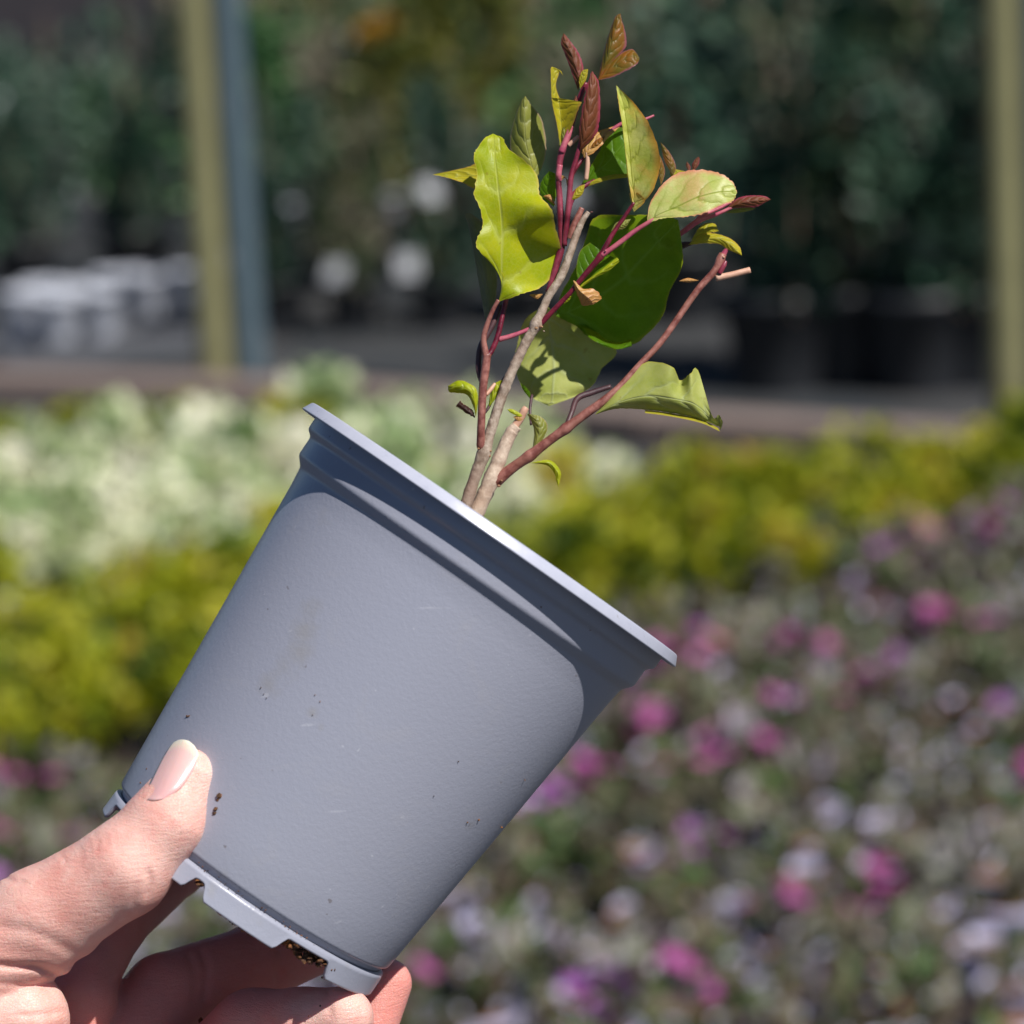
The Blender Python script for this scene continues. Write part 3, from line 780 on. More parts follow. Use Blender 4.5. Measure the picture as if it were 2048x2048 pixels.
bv, bf = pot_lathe([(0.5, 856), (200, 855), (305, 850), (312, 843)], 64)
link('base', mesh('base', bv, bf), POT, pot)
sv, sf = pot_lathe([(0.5, 62), (120, 66), (260, 70), (384, 74)], 90)
sv = [p + ax * (rng.normal() * 3 * U) for p in sv]
link('potting_soil', mesh('potting_soil', sv, sf), SOILM, plant)

# soil crumbs
def crumb_geo(c, r, seed):
    rr = np.random.default_rng(seed)
    t = (1 + 5 ** .5) / 2
    vv = np.array([(-1, t, 0), (1, t, 0), (-1, -t, 0), (1, -t, 0), (0, -1, t), (0, 1, t), (0, -1, -t), (0, 1, -t), (t, 0, -1), (t, 0, 1), (-t, 0, -1), (-t, 0, 1)], float) / 1.9
    ff = [(0, 11, 5), (0, 5, 1), (0, 1, 7), (0, 7, 10), (0, 10, 11), (1, 5, 9), (5, 11, 4), (11, 10, 2), (10, 7, 6), (7, 1, 8), (3, 9, 4), (3, 4, 2), (3, 2, 6), (3, 6, 8), (3, 8, 9), (4, 9, 5), (2, 4, 11), (6, 2, 10), (8, 6, 7), (9, 8, 1)]
    vv = vv * rr.uniform(0.55, 1.2, (12, 1)) * rr.uniform(0.5, 1.3, 3) * r
    return [c + q for q in vv], ff
parts = []
r_ = random.Random(3)
for (p0, p1, n, dz0, dz1, ra, rb, big) in ((21, 43, 210, -3, 24, 278, 319, 7.5), (-18.5, -10, 60, -3, 14, 285, 320, 6.5), (-4, 17, 40, -1, 4, 310, 321, 4.0), (43.2, 45.5, 16, -26, 3, 310, 324, 4.0), (-30, -18, 12, -1, 4, 312, 321, 4.0)):
    for k in range(n):
        d = r_.uniform(p0, p1); ph = R_(d); e_ = math.sin(math.pi * (d - p0) / (p1 - p0)) ** .5
        zz = (857 if dz1 > 10 else skirt_z(ph)) + dz0 + (dz1 * (e_ if dz1 > 10 else 1) - dz0) * r_.random() ** 1.3
        parts.append(crumb_geo(potv(r_.uniform(ra, rb), zz, ph), r_.uniform(2.0, big) * U, 100 + k))
for k in range(46):           # dirt caught in the groove
    ph = R_(r_.uniform(-20, 40)); parts.append(crumb_geo(potv(318, r_.uniform(834, 843), ph), r_.uniform(0.8, 2.2) * U, 300 + k))
for px, py, s_ in ((439, 1593, 6), (435, 1600, 4), (431, 1618, 6), (429, 1626, 4.5), (374, 1433, 2.6), (293, 1538, 2), (281, 1566, 2), (378, 1432, 2), (1180, 1260, 3.4), (1082, 1214, 2.2), (630, 1390, 2), (640, 1403, 1.6), (625, 1430, 1.8), (868, 1592, 1.6), (917, 1523, 1.6), (935, 1645, 2), (958, 1640, 2), (1003, 1655, 2.6), (940, 1648, 1.5), (1050, 1560, 1.6), (528, 1388, 2.2), (522, 1375, 1.6), (533, 1396, 1.5)):
    w, z = on_pot(px, py); parts.append(crumb_geo(w - ROOT, s_ * U, int(px)))
so_ = link('soil_crumbs', mesh('soil_crumbs', *join(*parts), smooth=False), SOILM, plant); so_['kind'] = 'stuff'

# stems ---------------------------------------------------------------
def stem(name, pts, rads, mat, seg=12, n=8, noise=0.0, knobs=()):
    if mat in ('maroon', 'pink'): rads = [q * .86 for q in rads]
    pp = catmull([p if len(p) == 3 else (*p, 0) for p in pts], n)
    rr = np.interp(np.linspace(0, len(pts) - 1, len(pp)), range(len(pts)), rads)
    rr = rr * (1 + noise * rng.normal(size=len(rr)))
    for (k, w, a) in knobs:
        s_ = np.linspace(0, len(pts) - 1, len(pp)); rr = rr * (1 + a * np.exp(-((s_ - k) / w) ** 2))
    wp_ = Parr(pp) - ROOT
    v, f = tube_geo(wp_, rr * U, seg)
    return link(name, mesh(name, v, f), BM[mat], plant)
stem('stem', [(905, 1075, 0), (925, 1030, 2), (948, 960, 6), (968, 905, 10), (985, 850, 12), (1005, 790, 14), (1025, 740, 16), (1052, 685, 18), (1073, 648, 20), (1096, 595, 20), (1124, 549, 20), (1152, 472, 18), (1165, 442, 18), (1177, 424, 18)],
     [13, 12.5, 12, 11.5, 10.5, 10, 10, 10, 9.5, 8, 8.5, 7.5, 6, 4.5], 'grey', 14, 9, 0.035, ((8, .25, .45), (3, .3, .25), (2.4, .2, .1), (5.3, .15, .12)))
stem('stem', [(925, 1085, -20), (945, 1042, -20), (979, 968, -18), (1002, 910, -18), (1021, 868, -18), (1034, 852, -18)], [17, 16.5, 16, 14.5, 13, 11], 'tan', 14, 9, 0.03, ((2.2, .3, .12),))
stem('branch', [(975, 975, -26), (1003, 953, -14), (1030, 932, -10), (1059, 912, -4), (1095, 884, 0), (1132, 857, 4), (1168, 830, 6), (1204, 804, 8), (1238, 775, 4), (1282, 727, -4), (1325, 680, -10), (1393, 583, -20), (1429, 542, -24), (1446, 508, -26)],
     [8, 12, 10.5, 10.5, 9.5, 9.5, 9, 8.5, 7, 6.5, 6.5, 6.8, 7.5, 7.5], 'red', 12, 7, 0.005, ((0.6, .3, .3), (3, .25, .2), (5, .25, .25), (12.6, .3, .3)))
stem('branch', [(1432, 556, -24), (1465, 549, -26), (1500, 540, -30)], [7, 6.5, 6.5], 'peach', 10)
stem('branch', [(1446, 510, -26), (1454, 498, -24), (1462, 490, -24)], [7, 5, 4], 'pink', 10)
stem('branch', [(1438, 548, -20), (1448, 530, -20), (1452, 522, -20)], [6, 6, 3], 'maroon', 10)
stem('branch', [(1132, 855, 2), (1143, 826, -14), (1155, 797, -24), (1185, 785, -30), (1222, 773, -34)], [6, 5, 6.5, 6, 5], 'plum', 10)
stem('branch', [(970, 912, 4), (962, 888, 16), (963, 836, 28), (966, 775, 28), (971, 735, 28), (974, 708, 28)], [6, 8.5, 8, 8.5, 9, 8], 'red', 12, 7, .006, ((.9, .2, .15), (5, .3, .15)))
stem('branch', [(972, 712, 28), (967, 680, 30), (972, 655, 32), (985, 622, 36), (997, 600, 40)], [7.5, 6, 5.5, 4.5, 4], 'red', 10)
stem('branch', [(974, 714, 28), (984, 700, 24), (995, 673, 20), (1003, 640, 16), (1009, 612, 10), (1014, 590, 5)], [7, 6.5, 6.5, 6, 6, 6], 'maroon', 10)
stem('branch', [(968, 778, 20), (959, 748, 14), (957, 722, 8), (963, 690, 8), (985, 650, 5), (1000, 610, 0)], [4, 6, 6, 6.5, 6, 5], 'plum', 10)
stem('branch', [(998, 679, 18), (1020, 673, 20), (1042, 665, 20), (1064, 655, 18)], [6.5, 6, 5, 4.5], 'pink', 10)
stem('branch', [(1080, 648, 22), (1100, 628, 26), (1120, 607, 30), (1140, 586, 34), (1156, 566, 36), (1178, 540, 38), (1201, 513, 40), (1212, 492, 40), (1228, 464, 40), (1250, 432, 40), (1268, 405, 42)],
     [7.5, 6, 6, 5.5, 6, 7, 7.5, 6.5, 5.2, 4.6, 3.8], 'maroon', 12, 7, 0, ((6, .3, .25),))
stem('branch', [(1203, 511, 42), (1222, 498, 44), (1245, 481, 46), (1270, 462, 48), (1295, 446, 50), (1315, 433, 50)], [7, 6, 6, 5.5, 5, 3], 'pink', 10)
stem('branch', [(1096, 585, 4), (1110, 540, 4), (1122, 495, 2), (1122, 455, 2), (1119, 393, 2), (1117, 362, 2), (1120, 318, 2), (1132, 280, 2), (1142, 253, 0), (1152, 222, -4), (1160, 195, -6), (1172, 165, -6)],
     [7, 8.5, 9, 8, 7.5, 7, 8, 7, 6.5, 6, 7, 6], 'maroon', 12, 7, 0, ((3.3, .3, .2), (6.6, .3, .2)))
stem('branch', [(1128, 492, 6), (1134, 440, 12), (1138, 401, 14), (1142, 354, 14), (1153, 315, 14), (1162, 280, 14)], [7, 7, 7, 6.5, 5.5, 4.5], 'maroon', 10)
stem('branch', [(1120, 362, 4), (1117, 350, 8), (1120, 330, 8)], [5, 7.6, 7], 'pink', 10)
stem('branch', [(1122, 305, 6), (1134, 276, 6), (1143, 252, 4)], [7.8, 7.6, 6.8], 'pink', 10)
stem('branch', [(1134, 432, 10), (1142, 400, 8), (1160, 378, 4), (1190, 360, 0)], [7, 8, 7, 4], 'maroon', 10)
stem('branch', [(1144, 350, 8), (1156, 330, 6), (1168, 315, 2)], [5, 5, 4], 'maroon', 10)
stem('branch', [(1164, 416, 10), (1155, 436, 10), (1146, 458, 10), (1140, 478, 8)], [5.5, 7.2, 7.8, 8], 'red', 12)
stem('branch', [(1137, 291, 6), (1148, 281, 8), (1157, 273, 10)], [5, 4.5, 4], 'peach', 8)
stem('branch', [(1172, 360, 10), (1175, 330, 12), (1174, 305, 14)], [4.5, 5, 4], 'peach', 8)
stem('branch', [(1212, 268, 4), (1235, 252, 2), (1255, 243, 0), (1285, 240, -6), (1308, 231, -10)], [3, 4.5, 4.5, 4, 2.5], 'pink', 8)
stem('branch', [(1335, 486, -30), (1368, 462, -12), (1384, 450, -8), (1400, 440, -6), (1430, 430, -6), (1465, 414, -8)], [6, 6.5, 7, 5.5, 4.5, 3.5], 'pink', 10, 6, 0, ((2.8, .3, .3),))
stem('branch', [(1390, 448, -8), (1402, 432, -14), (1435, 418, -20), (1462, 404, -24)], [5, 5.5, 4.5, 3.5], 'pink', 8)
stem('branch', [(1345, 505, -60), (1356, 496, -54), (1368, 490, -44), (1382, 487, -36)], [4, 5, 7, 4], 'plum', 8)
stem('branch', [(960, 836, 10), (977, 815, 6), (990, 785, -6), (1010, 755, -20), (1040, 715, -40)], [3, 3, 3, 3.5, 3], 'plum', 8)
stem('branch', [(972, 790, 20), (982, 778, 14), (990, 767, 10)], [4, 4.5, 3], 'peach', 8)
stem('branch', [(1030, 852, -18), (1040, 838, -18), (1048, 822, -16), (1053, 815, -16)], [8, 8, 8, 6], 'peach', 10)
stem('branch', [(1062, 850, -30), (1060, 820, -40), (1064, 790, -60)], [2.5, 3, 3], 'plum', 8)
# buds and scars at the nodes
for k, (x, y, z, r, m_) in enumerate(((998, 972, 4, 6, 'scar'), (1003, 962, -2, 5, 'scar'), (981, 902, 18, 5, 'scar'), (978, 912, 16, 4.5, 'scar'), (957, 897, 20, 4, 'scar'), (1082, 654, 30, 6, 'scar'), (1072, 655, 30, 5, 'scar'), (1088, 662, 22, 5, 'grey'), (1448, 514, -16, 5, 'peach'), (1211, 502, 50, 3.4, 'pink'), (1183, 424, 16, 4, 'red'))):
    v, f = crumb_geo(P(x, y, z) - ROOT, r * U * 0.95, 500 + k)
    o = link('bud', mesh('bud', v, f), BM[m_], plant); sb = o.modifiers.new('s', 'SUBSURF'); sb.levels = 1; sb.render_levels = 2

# leaves --------------------------------------------------------------
def patch(rows, nv=7, nu=8, fold=0.5, wave=0.0, jit=0.0, seed=0):
    """rows: L,M,R points in (px,py,depth), base first -> smooth blade"""
    r = np.random.default_rng(seed)
    rows = [rw if len(rw) == 9 else (*rw[:3], *rw[:3], *rw[:3]) for rw in rows]
    a = catmull(np.array(rows, float), nv); n = len(a)
    L, Mm, Rr = a[:, :3], a[:, 3:6], a[:, 6:]
    v = []; uv = []; f = []; cols = 2 * nu + 1
    jl = r.normal(0, jit, n); jr = r.normal(0, jit, n)
    ph = r.uniform(0, 6.28)
    for i in range(n):
        for j in range(cols):
            t = (j - nu) / nu
            q = Mm[i] * (1 - t * t) + (L[i] * (t * (t - 1) / 2)) + (Rr[i] * (t * (t + 1) / 2))
            lin = Mm[i] * (1 - abs(t)) + (L[i] if t < 0 else Rr[i]) * abs(t)
            p = q * (1 - fold) + lin * fold
            if wave: p = p + np.array([0, 0, wave * abs(t) ** 2 * math.sin(i * 0.55 + ph + (1.3 if t < 0 else 0))])
            if abs(t) == 1:
                dvec = (L[i] - Mm[i]) if t < 0 else (Rr[i] - Mm[i]); ln = np.linalg.norm(dvec) + 1e-6
                p = p + dvec / ln * (jl[i] if t < 0 else jr[i])
            v.append(p); uv.append((0.5 + t / 2, i / (n - 1)))
    for i in range(n - 1):
        for j in range(cols - 1):
            f.append((i * cols + j, i * cols + j + 1, (i + 1) * cols + j + 1, (i + 1) * cols + j))
    return Parr(np.array(v)) - ROOT, f, uv
def tiltz(rows, f):
    out = []
    for rw in rows:
        rw = list(rw)
        for k in range(0, len(rw), 3): rw[k + 2] = rw[k + 2] * 1.3 + f(rw[k], rw[k + 1])
        out.append(tuple(rw))
    return out
DKF = lambda x, y: -55 + 0.95 * (560 - y) + 0.22 * (x - 1240)
def leaf(mat, *patches, label=None, **kw):
    V = []; Fc = []; UV = []
    for k, rows in enumerate(patches):
        v, f, uv = patch(rows, seed=len(bpy.data.meshes) + k, **kw)
        o = len(V); V += list(v); Fc += [tuple(i + o for i in q) for q in f]; UV += uv
    ob = link('leaf', mesh('leaf', V, Fc, True, UV), LM[mat], plant)
    if label: ob['label'] = label
    return ob
z = 0
leaf('lime', [(997, 604, 40), (1008, 552, 52, 1004, 577, 48, 1042, 588, 50), (980, 525, 66, 1003, 542, 56, 1082, 574, 20), (955, 497, 84, 1003, 507, 62, 1112, 538, 0),
     (953, 480, 84, 1004, 472, 64, 1122, 500, 6), (966, 449, 76, 1003, 440, 66, 1110, 452, 88), (959, 415, 78, 1000, 408, 70, 1104, 420, 104), (948, 388, 80, 996, 377, 70, 1080, 389, 74),
     (954, 351, 72, 993, 347, 66, 1073, 348, 60), (947, 315, 80, 990, 320, 60, 1048, 320, 66), (956, 295, 72, 989, 296, 54, 1016, 297, 58), (969, 277, 60, 988, 279, 50, 1006, 277, 50), (986, 267, 44)],
     nv=7, nu=9, jit=0.9, wave=1.5, label='large bright lime leaf with wavy edges')
leaf('yellow', [(1000, 352, -20), (965, 326, -24, 978, 350, -22, 958, 378, -16), (930, 335, -30, 930, 352, -28, 922, 364, -22), (895, 343, -34, 895, 350, -32, 892, 355, -28), (865, 349, -36)], jit=.4)
leaf('olive', [(1070, 362, -50), (1030, 325, -60, 1062, 325, -46, 1088, 325, -62), (1020, 285, -66, 1052, 288, -44, 1092, 285, -70), (1027, 245, -60, 1049, 248, -40, 1084, 240, -64), (1040, 208, -50, 1049, 212, -42, 1063, 210, -50), (1050, 192, -44)], jit=.5)
leaf('yellow', [(1121, 296, 0), (1114, 250, 8, 1123, 255, -4, 1142, 258, 16), (1106, 215, 14, 1119, 212, -10, 1157, 218, 26), (1103, 195, 16, 1117, 196, -8, 1164, 204, 26)],
     [(1103, 195, 16, 1108, 196, 8, 1119, 196, -4), (1102, 165, 12, 1106, 166, 6, 1112, 172, 2), (1102, 135, 8, 1110, 137, 2, 1120, 142, 2), (1110, 138, 0, 1118, 142, 2, 1127, 152, 8)], jit=.4)
leaf('purple', [(1160, 300, 20), (1158, 262, 30, 1170, 270, 34, 1192, 268, 20), (1162, 232, 34, 1177, 235, 40, 1200, 232, 24), (1168, 200, 34, 1182, 200, 40, 1200, 198, 24), (1176, 165, 30, 1186, 168, 34, 1197, 164, 22), (1184, 142, 24)], jit=.5, fold=.3, label='upright purple leaf')
leaf('bronze', [(1196, 160, 0), (1204, 120, -6, 1213, 122, 4, 1230, 118, -2), (1212, 85, -10, 1222, 88, 4, 1252, 92, -6), (1222, 55, -10, 1231, 60, 2, 1250, 62, -6), (1232, 32, -6, 1238, 36, -4, 1243, 38, -4), (1241, 27, -6)], jit=.4)
leaf('bronze', [(1196, 160, 2), (1215, 130, 0, 1222, 138, 6, 1222, 155, 8), (1240, 108, -4, 1246, 120, 8, 1246, 145, 14), (1262, 98, -6, 1266, 112, 8, 1268, 133, 14), (1272, 105, -4, 1275, 114, 6, 1277, 124, 8), (1279, 116, 2)], jit=.4)
leaf('purple', [(1156, 182, -6), (1146, 152, -10, 1157, 150, -2, 1167, 142, -8), (1131, 112, -12, 1144, 108, -2, 1159, 110, -10), (1122, 86, -10, 1132, 85, -4, 1145, 88, -8), (1127, 66, -8)], jit=.4, fold=.9)
leaf('yellow', [(1160, 178, 4), (1158, 160, 4, 1166, 158, 6, 1172, 160, 4), (1164, 142, 4, 1170, 142, 6, 1176, 142, 4), (1176, 138, 4)])
leaf('amber', [(1268, 416, 42), (1262, 388, 50, 1269, 396, 44, 1302, 388, 62), (1256, 345, 66, 1263, 352, 48, 1320, 334, 72), (1250, 295, 72, 1259, 298, 52, 1314, 290, 78), (1244, 248, 70, 1253, 248, 52, 1297, 246, 74), (1237, 205, 60, 1246, 205, 48, 1269, 207, 58), (1232, 170, 44)],
     nv=8, nu=9, jit=.7, fold=.35, wave=1.5, label='lime leaf with amber edge, standing upright')
leaf('amber', [(1268, 424, 44), (1262, 405, 36, 1268, 405, 40, 1290, 402, 58), (1258, 385, 30, 1263, 388, 36, 1275, 385, 50)], nu=4)
leaf('pink', [(1293, 447, 50), (1303, 398, 48, 1316, 430, 54, 1327, 437, 62), (1343, 353, 40, 1354, 414, 58, 1366, 434, 70), (1393, 339, 38, 1392, 396, 62, 1406, 427, 72), (1440, 347, 42, 1432, 385, 60, 1441, 412, 66), (1466, 365, 46, 1458, 383, 54, 1466, 402, 56), (1474, 386, 50)],
     nv=9, nu=9, jit=1.0, fold=.35, wave=1.6, label='oval lime leaf with pink edge')
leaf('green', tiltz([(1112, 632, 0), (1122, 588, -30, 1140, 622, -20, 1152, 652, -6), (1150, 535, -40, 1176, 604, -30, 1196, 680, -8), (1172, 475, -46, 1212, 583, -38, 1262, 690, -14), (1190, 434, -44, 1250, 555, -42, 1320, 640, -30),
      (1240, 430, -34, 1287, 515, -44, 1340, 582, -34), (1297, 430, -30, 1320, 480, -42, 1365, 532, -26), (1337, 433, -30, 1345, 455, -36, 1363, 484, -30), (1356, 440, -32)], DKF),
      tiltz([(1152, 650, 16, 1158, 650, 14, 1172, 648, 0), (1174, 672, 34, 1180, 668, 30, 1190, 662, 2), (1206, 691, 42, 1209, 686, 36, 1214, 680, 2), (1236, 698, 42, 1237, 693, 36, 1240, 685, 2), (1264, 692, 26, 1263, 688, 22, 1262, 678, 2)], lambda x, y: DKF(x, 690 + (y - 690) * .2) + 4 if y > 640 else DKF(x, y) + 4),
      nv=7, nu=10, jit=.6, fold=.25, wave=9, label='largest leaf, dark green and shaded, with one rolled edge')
leaf('lime', [(1240, 440, -8, 1243, 443, -10, 1247, 450, -12), (1262, 434, -2, 1262, 445, -6, 1256, 462, -10), (1280, 430, 2, 1275, 440, -4, 1264, 452, -8), (1294, 430, 4)], nu=4, nv=4)
leaf('green', [(1160, 575, 14), (1153, 540, 6, 1172, 548, 12, 1190, 553, 24), (1160, 503, 2, 1192, 523, 10, 1214, 538, 26), (1180, 485, 2, 1208, 505, 10, 1238, 520, 26)], nu=6)
leaf('lime', [(1150, 578, 26, 1152, 580, 26, 1154, 582, 26), (1184, 553, 30, 1186, 555, 34, 1188, 558, 30), (1212, 532, 32, 1214, 536, 36, 1218, 541, 32), (1234, 515, 32, 1237, 518, 35, 1239, 523, 32)], nu=3)
leaf('pale', [(1090, 610, -130), (1050, 640, -162, 1098, 650, -180, 1150, 650, -200), (1034, 690, -196, 1104, 690, -206, 1232, 698, -230), (1030, 735, -206, 1108, 735, -200, 1203, 738, -222), (1046, 778, -200, 1106, 774, -190, 1186, 770, -206), (1066, 796, -196, 1104, 800, -190, 1152, 792, -198), (1098, 812, -190)],
     nv=7, nu=9, jit=.6, wave=4, fold=.3, label='pale underside of a hanging leaf')
leaf('green', [(1062, 800, -60), (1046, 780, -64, 1052, 785, -60, 1060, 785, -58), (1040, 765, -64, 1044, 768, -60, 1050, 772, -58)], nu=4)
leaf('pale', [(1190, 829, 6), (1226, 786, 8, 1226, 810, 20, 1230, 818, 6), (1260, 748, 0, 1264, 797, 26, 1268, 818, 0), (1296, 724, 6, 1302, 792, 34, 1302, 821, 2), (1344, 733, 34, 1330, 795, 34, 1336, 825, 4), (1360, 761, -10, 1360, 800, 36, 1366, 830, 6), (1380, 748, 30, 1384, 806, 34, 1390, 836, 8), (1396, 741, 6, 1402, 818, 26, 1410, 842, 12), (1424, 831, 30, 1425, 838, 24, 1426, 848, 14), (1438, 830, 34, 1440, 842, 26, 1438, 853, 20), (1446, 845, 30, 1444, 852, 26, 1441, 861, 22)],
     nv=7, nu=9, jit=.8, fold=.3, label='pale green leaf with a torn, curled edge')
leaf('yellow', [(1290, 820, 6, 1290, 823, 12, 1290, 826, 16), (1340, 826, 4, 1342, 830, 14, 1342, 833, 18), (1400, 838, 8, 1402, 843, 18, 1402, 846, 22), (1436, 856, 20, 1438, 860, 24, 1440, 863, 26)], nu=3)
leaf('lime', [(952, 834, 26), (946, 812, 26, 950, 808, 32, 956, 798, 30), (934, 790, 24, 941, 784, 34, 951, 776, 30), (914, 786, 20, 924, 774, 32, 932, 764, 26), (898, 784, 14, 908, 772, 26, 916, 761, 20), (896, 772, 14)], jit=.3, fold=.2)
leaf('dark', [(950, 836, 22), (936, 828, 20, 940, 824, 24, 945, 820, 20), (920, 818, 18, 924, 812, 22, 930, 810, 18), (912, 812, 16, 916, 806, 18, 920, 802, 16)], jit=.8, nu=3)
leaf('lime', [(977, 816, 8), (980, 790, 4, 986, 795, 10, 995, 792, 6), (985, 772, 2, 994, 776, 8, 1003, 775, 4), (998, 762, 0, 1003, 763, 4, 1009, 763, 2), (1010, 759, 0)], jit=.3, nu=5)
leaf('grey', [(974, 664, -14), (965, 612, -22, 978, 612, -14, 990, 606, -20), (954, 548, -32, 972, 548, -22, 994, 545, -30), (944, 490, -38, 962, 490, -28, 985, 488, -36), (936, 447, -40, 948, 450, -30, 974, 455, -34), (930, 432, -34, 942, 432, -26, 966, 446, -26), (934, 426, -26, 944, 428, -22, 960, 440, -20)], jit=.4)
leaf('green', [(1156, 382, -6), (1178, 338, -12, 1185, 352, -4, 1190, 364, 4), (1200, 300, -20, 1214, 326, -8, 1222, 357, 6), (1212, 265, -24, 1238, 298, -12, 1254, 353, 4), (1236, 255, -24, 1256, 280, -14, 1275, 330, -4), (1270, 262, -20, 1274, 275, -16, 1280, 300, -12)], jit=.4)
leaf('yellow', [(1158, 380, -2), (1188, 360, 6, 1190, 363, 8, 1192, 367, 8), (1222, 350, 6, 1222, 355, 10, 1222, 359, 10), (1255, 347, 6, 1255, 351, 8, 1255, 355, 8)], nu=3)
leaf('dry', [(1168, 316, 14), (1164, 292, 10, 1176, 300, 18, 1184, 308, 20), (1190, 266, 4, 1196, 278, 14, 1202, 292, 20), (1222, 254, 0, 1222, 264, 8, 1216, 276, 12), (1248, 246, 0)], jit=.5)
leaf('bronze', [(1346, 352, -10), (1330, 325, -14, 1342, 330, -10, 1352, 334, -12), (1324, 303, -16, 1332, 306, -12, 1340, 306, -14), (1321, 284, -14)], jit=.3)
leaf('yellow', [(1385, 346, -14), (1350, 338, -16, 1352, 344, -14, 1352, 352, -12), (1338, 336, -18, 1340, 346, -16, 1342, 356, -14)], nu=4)
leaf('bronze', [(1322, 372, 10), (1316, 345, 6, 1322, 345, 8, 1330, 345, 4), (1314, 318, 6, 1319, 318, 8, 1324, 320, 4), (1314, 302, 6)], nu=4)
leaf('purple', [(1386, 344, -4), (1384, 330, -6, 1390, 330, -2, 1397, 330, -6), (1391, 318, -6, 1395, 318, -4, 1399, 318, -6), (1397, 313, -4)], nu=4)
leaf('purple', [(1378, 344, -8), (1372, 332, -10, 1376, 332, -8, 1381, 334, -10), (1374, 323, -8)], nu=4)
leaf('purple', [(1452, 418, -8), (1474, 397, -6, 1478, 407, 2, 1482, 415, -4), (1500, 391, -6, 1505, 401, 4, 1512, 414, -4), (1528, 392, -4, 1527, 400, 2, 1528, 406, -2), (1542, 399, -4)], jit=.3, fold=.8, label='slim purple leaf on the right')
leaf('olive', [(1448, 426, -14), (1470, 418, -14, 1472, 422, -12, 1475, 426, -14), (1495, 415, -14, 1497, 419, -12, 1498, 422, -14), (1512, 417, -14)], nu=3)
leaf('yellow', [(1376, 490, -34), (1400, 470, -30, 1403, 480, -22, 1407, 487, -24), (1430, 467, -28, 1434, 476, -18, 1437, 488, -22), (1460, 477, -24, 1459, 487, -14, 1453, 497, -20), (1479, 494, -20, 1474, 502, -12, 1467, 504, -16), (1484, 511, -16)], jit=.4, fold=.8)
leaf('yellow', [(1382, 482, -38), (1396, 458, -40, 1400, 464, -34, 1408, 470, -34), (1412, 446, -42, 1418, 455, -32, 1424, 465, -32), (1430, 448, -44, 1432, 456, -38, 1432, 464, -38), (1438, 462, -44)], jit=.4, fold=.3)
leaf('dry', [(1358, 562, -30), (1376, 556, -30, 1377, 561, -26, 1377, 565, -30), (1398, 561, -30)], nu=3)
leaf('dry', [(1146, 560, 44, 1147, 561, 44, 1149, 561, 44), (1150, 578, 42, 1158, 580, 52, 1166, 577, 44), (1158, 597, 40, 1172, 592, 54, 1186, 577, 44), (1164, 610, 38, 1182, 601, 50, 1200, 588, 42), (1168, 612, 36, 1186, 609, 44, 1203, 598, 38)], jit=.8, fold=.7, label='small withered yellow leaf')
leaf('dry', [(1058, 590, 0), (1066, 588, 0, 1070, 592, 4, 1074, 598, 0), (1086, 588, -4)], nu=3)
leaf('lime', [(1060, 926, 0), (1078, 922, 0, 1080, 925, 3, 1082, 928, 0), (1098, 920, -2, 1098, 926, 4, 1096, 932, 0), (1113, 930, -4, 1110, 936, 4, 1104, 940, 0), (1122, 946, -4, 1117, 948, 4, 1110, 950, 0), (1120, 960, -2, 1116, 960, 2, 1112, 960, 0), (1117, 974, 0)], fold=.8)
leaf('olive', [(1062, 906, -4), (1066, 890, -8, 1070, 892, -2, 1075, 894, -6), (1068, 862, -12, 1080, 865, -2, 1094, 862, -10), (1062, 842, -14, 1076, 845, -4, 1092, 843, -12), (1054, 828, -12, 1066, 829, -8, 1080, 832, -10)], fold=.3, jit=.3)
leaf('lime', [(1050, 832, -12), (1036, 824, -10, 1036, 828, -6, 1038, 833, -8), (1024, 818, -8, 1022, 822, -4, 1022, 826, -6), (1014, 819, -6)], nu=3)
leaf('dry', [(1050, 836, -14), (1038, 830, -12, 1038, 836, -8, 1038, 842, -10), (1026, 834, -10)], nu=3)
leaf('green', [(1108, 414, -16), (1082, 390, -20, 1096, 390, -14, 1112, 392, -18), (1083, 362, -24, 1098, 362, -14, 1113, 364, -20), (1098, 342, -20, 1104, 344, -18, 1112, 348, -18)], jit=.4)
leaf('dry', [(1112, 412, -10), (1096, 400, -12, 1098, 394, -8, 1102, 390, -12), (1086, 392, -14)], nu=3)
leaf('dry', [(1112, 372, -8), (1118, 350, -10, 1126, 352, -6, 1130, 356, -10), (1136, 362, -12, 1138, 366, -8, 1134, 372, -10), (1138, 384, -12)], nu=3)
leaf('olive', [(1122, 298, 4), (1118, 290, 6, 1121, 290, 8, 1124, 290, 6), (1119, 282, 6)], nu=2)

leaf('olive', [(1128, 300, 0), (1120, 276, -4, 1127, 278, 4, 1134, 280, -2), (1124, 256, -4, 1130, 256, 2, 1136, 259, -4), (1133, 240, -4)], nu=4)
leaf('bronze', [(1176, 300, 16), (1180, 290, 14, 1186, 294, 20, 1188, 300, 16), (1192, 280, 14, 1198, 284, 20, 1202, 292, 16), (1210, 272, 14)], nu=4)
leaf('yellow', [(1140, 402, 14), (1146, 386, 10, 1152, 390, 16, 1156, 396, 12), (1156, 374, 8, 1162, 378, 14, 1166, 386, 10), (1170, 368, 8)], nu=4)
leaf('purple', [(1150, 240, 6), (1144, 222, 4, 1150, 220, 8, 1155, 222, 4), (1146, 204, 2, 1151, 202, 6, 1156, 205, 2), (1152, 190, 2)], nu=4)
leaf('olive', [(1222, 462, 36), (1232, 446, 32, 1238, 452, 40, 1240, 460, 36), (1248, 440, 32, 1252, 446, 38, 1252, 454, 34), (1262, 438, 34)], nu=4)
leaf('lime', [(1120, 610, 30), (1124, 596, 30, 1129, 600, 34, 1131, 606, 30), (1134, 590, 30, 1138, 594, 34, 1139, 600, 30), (1146, 588, 32)], nu=4)
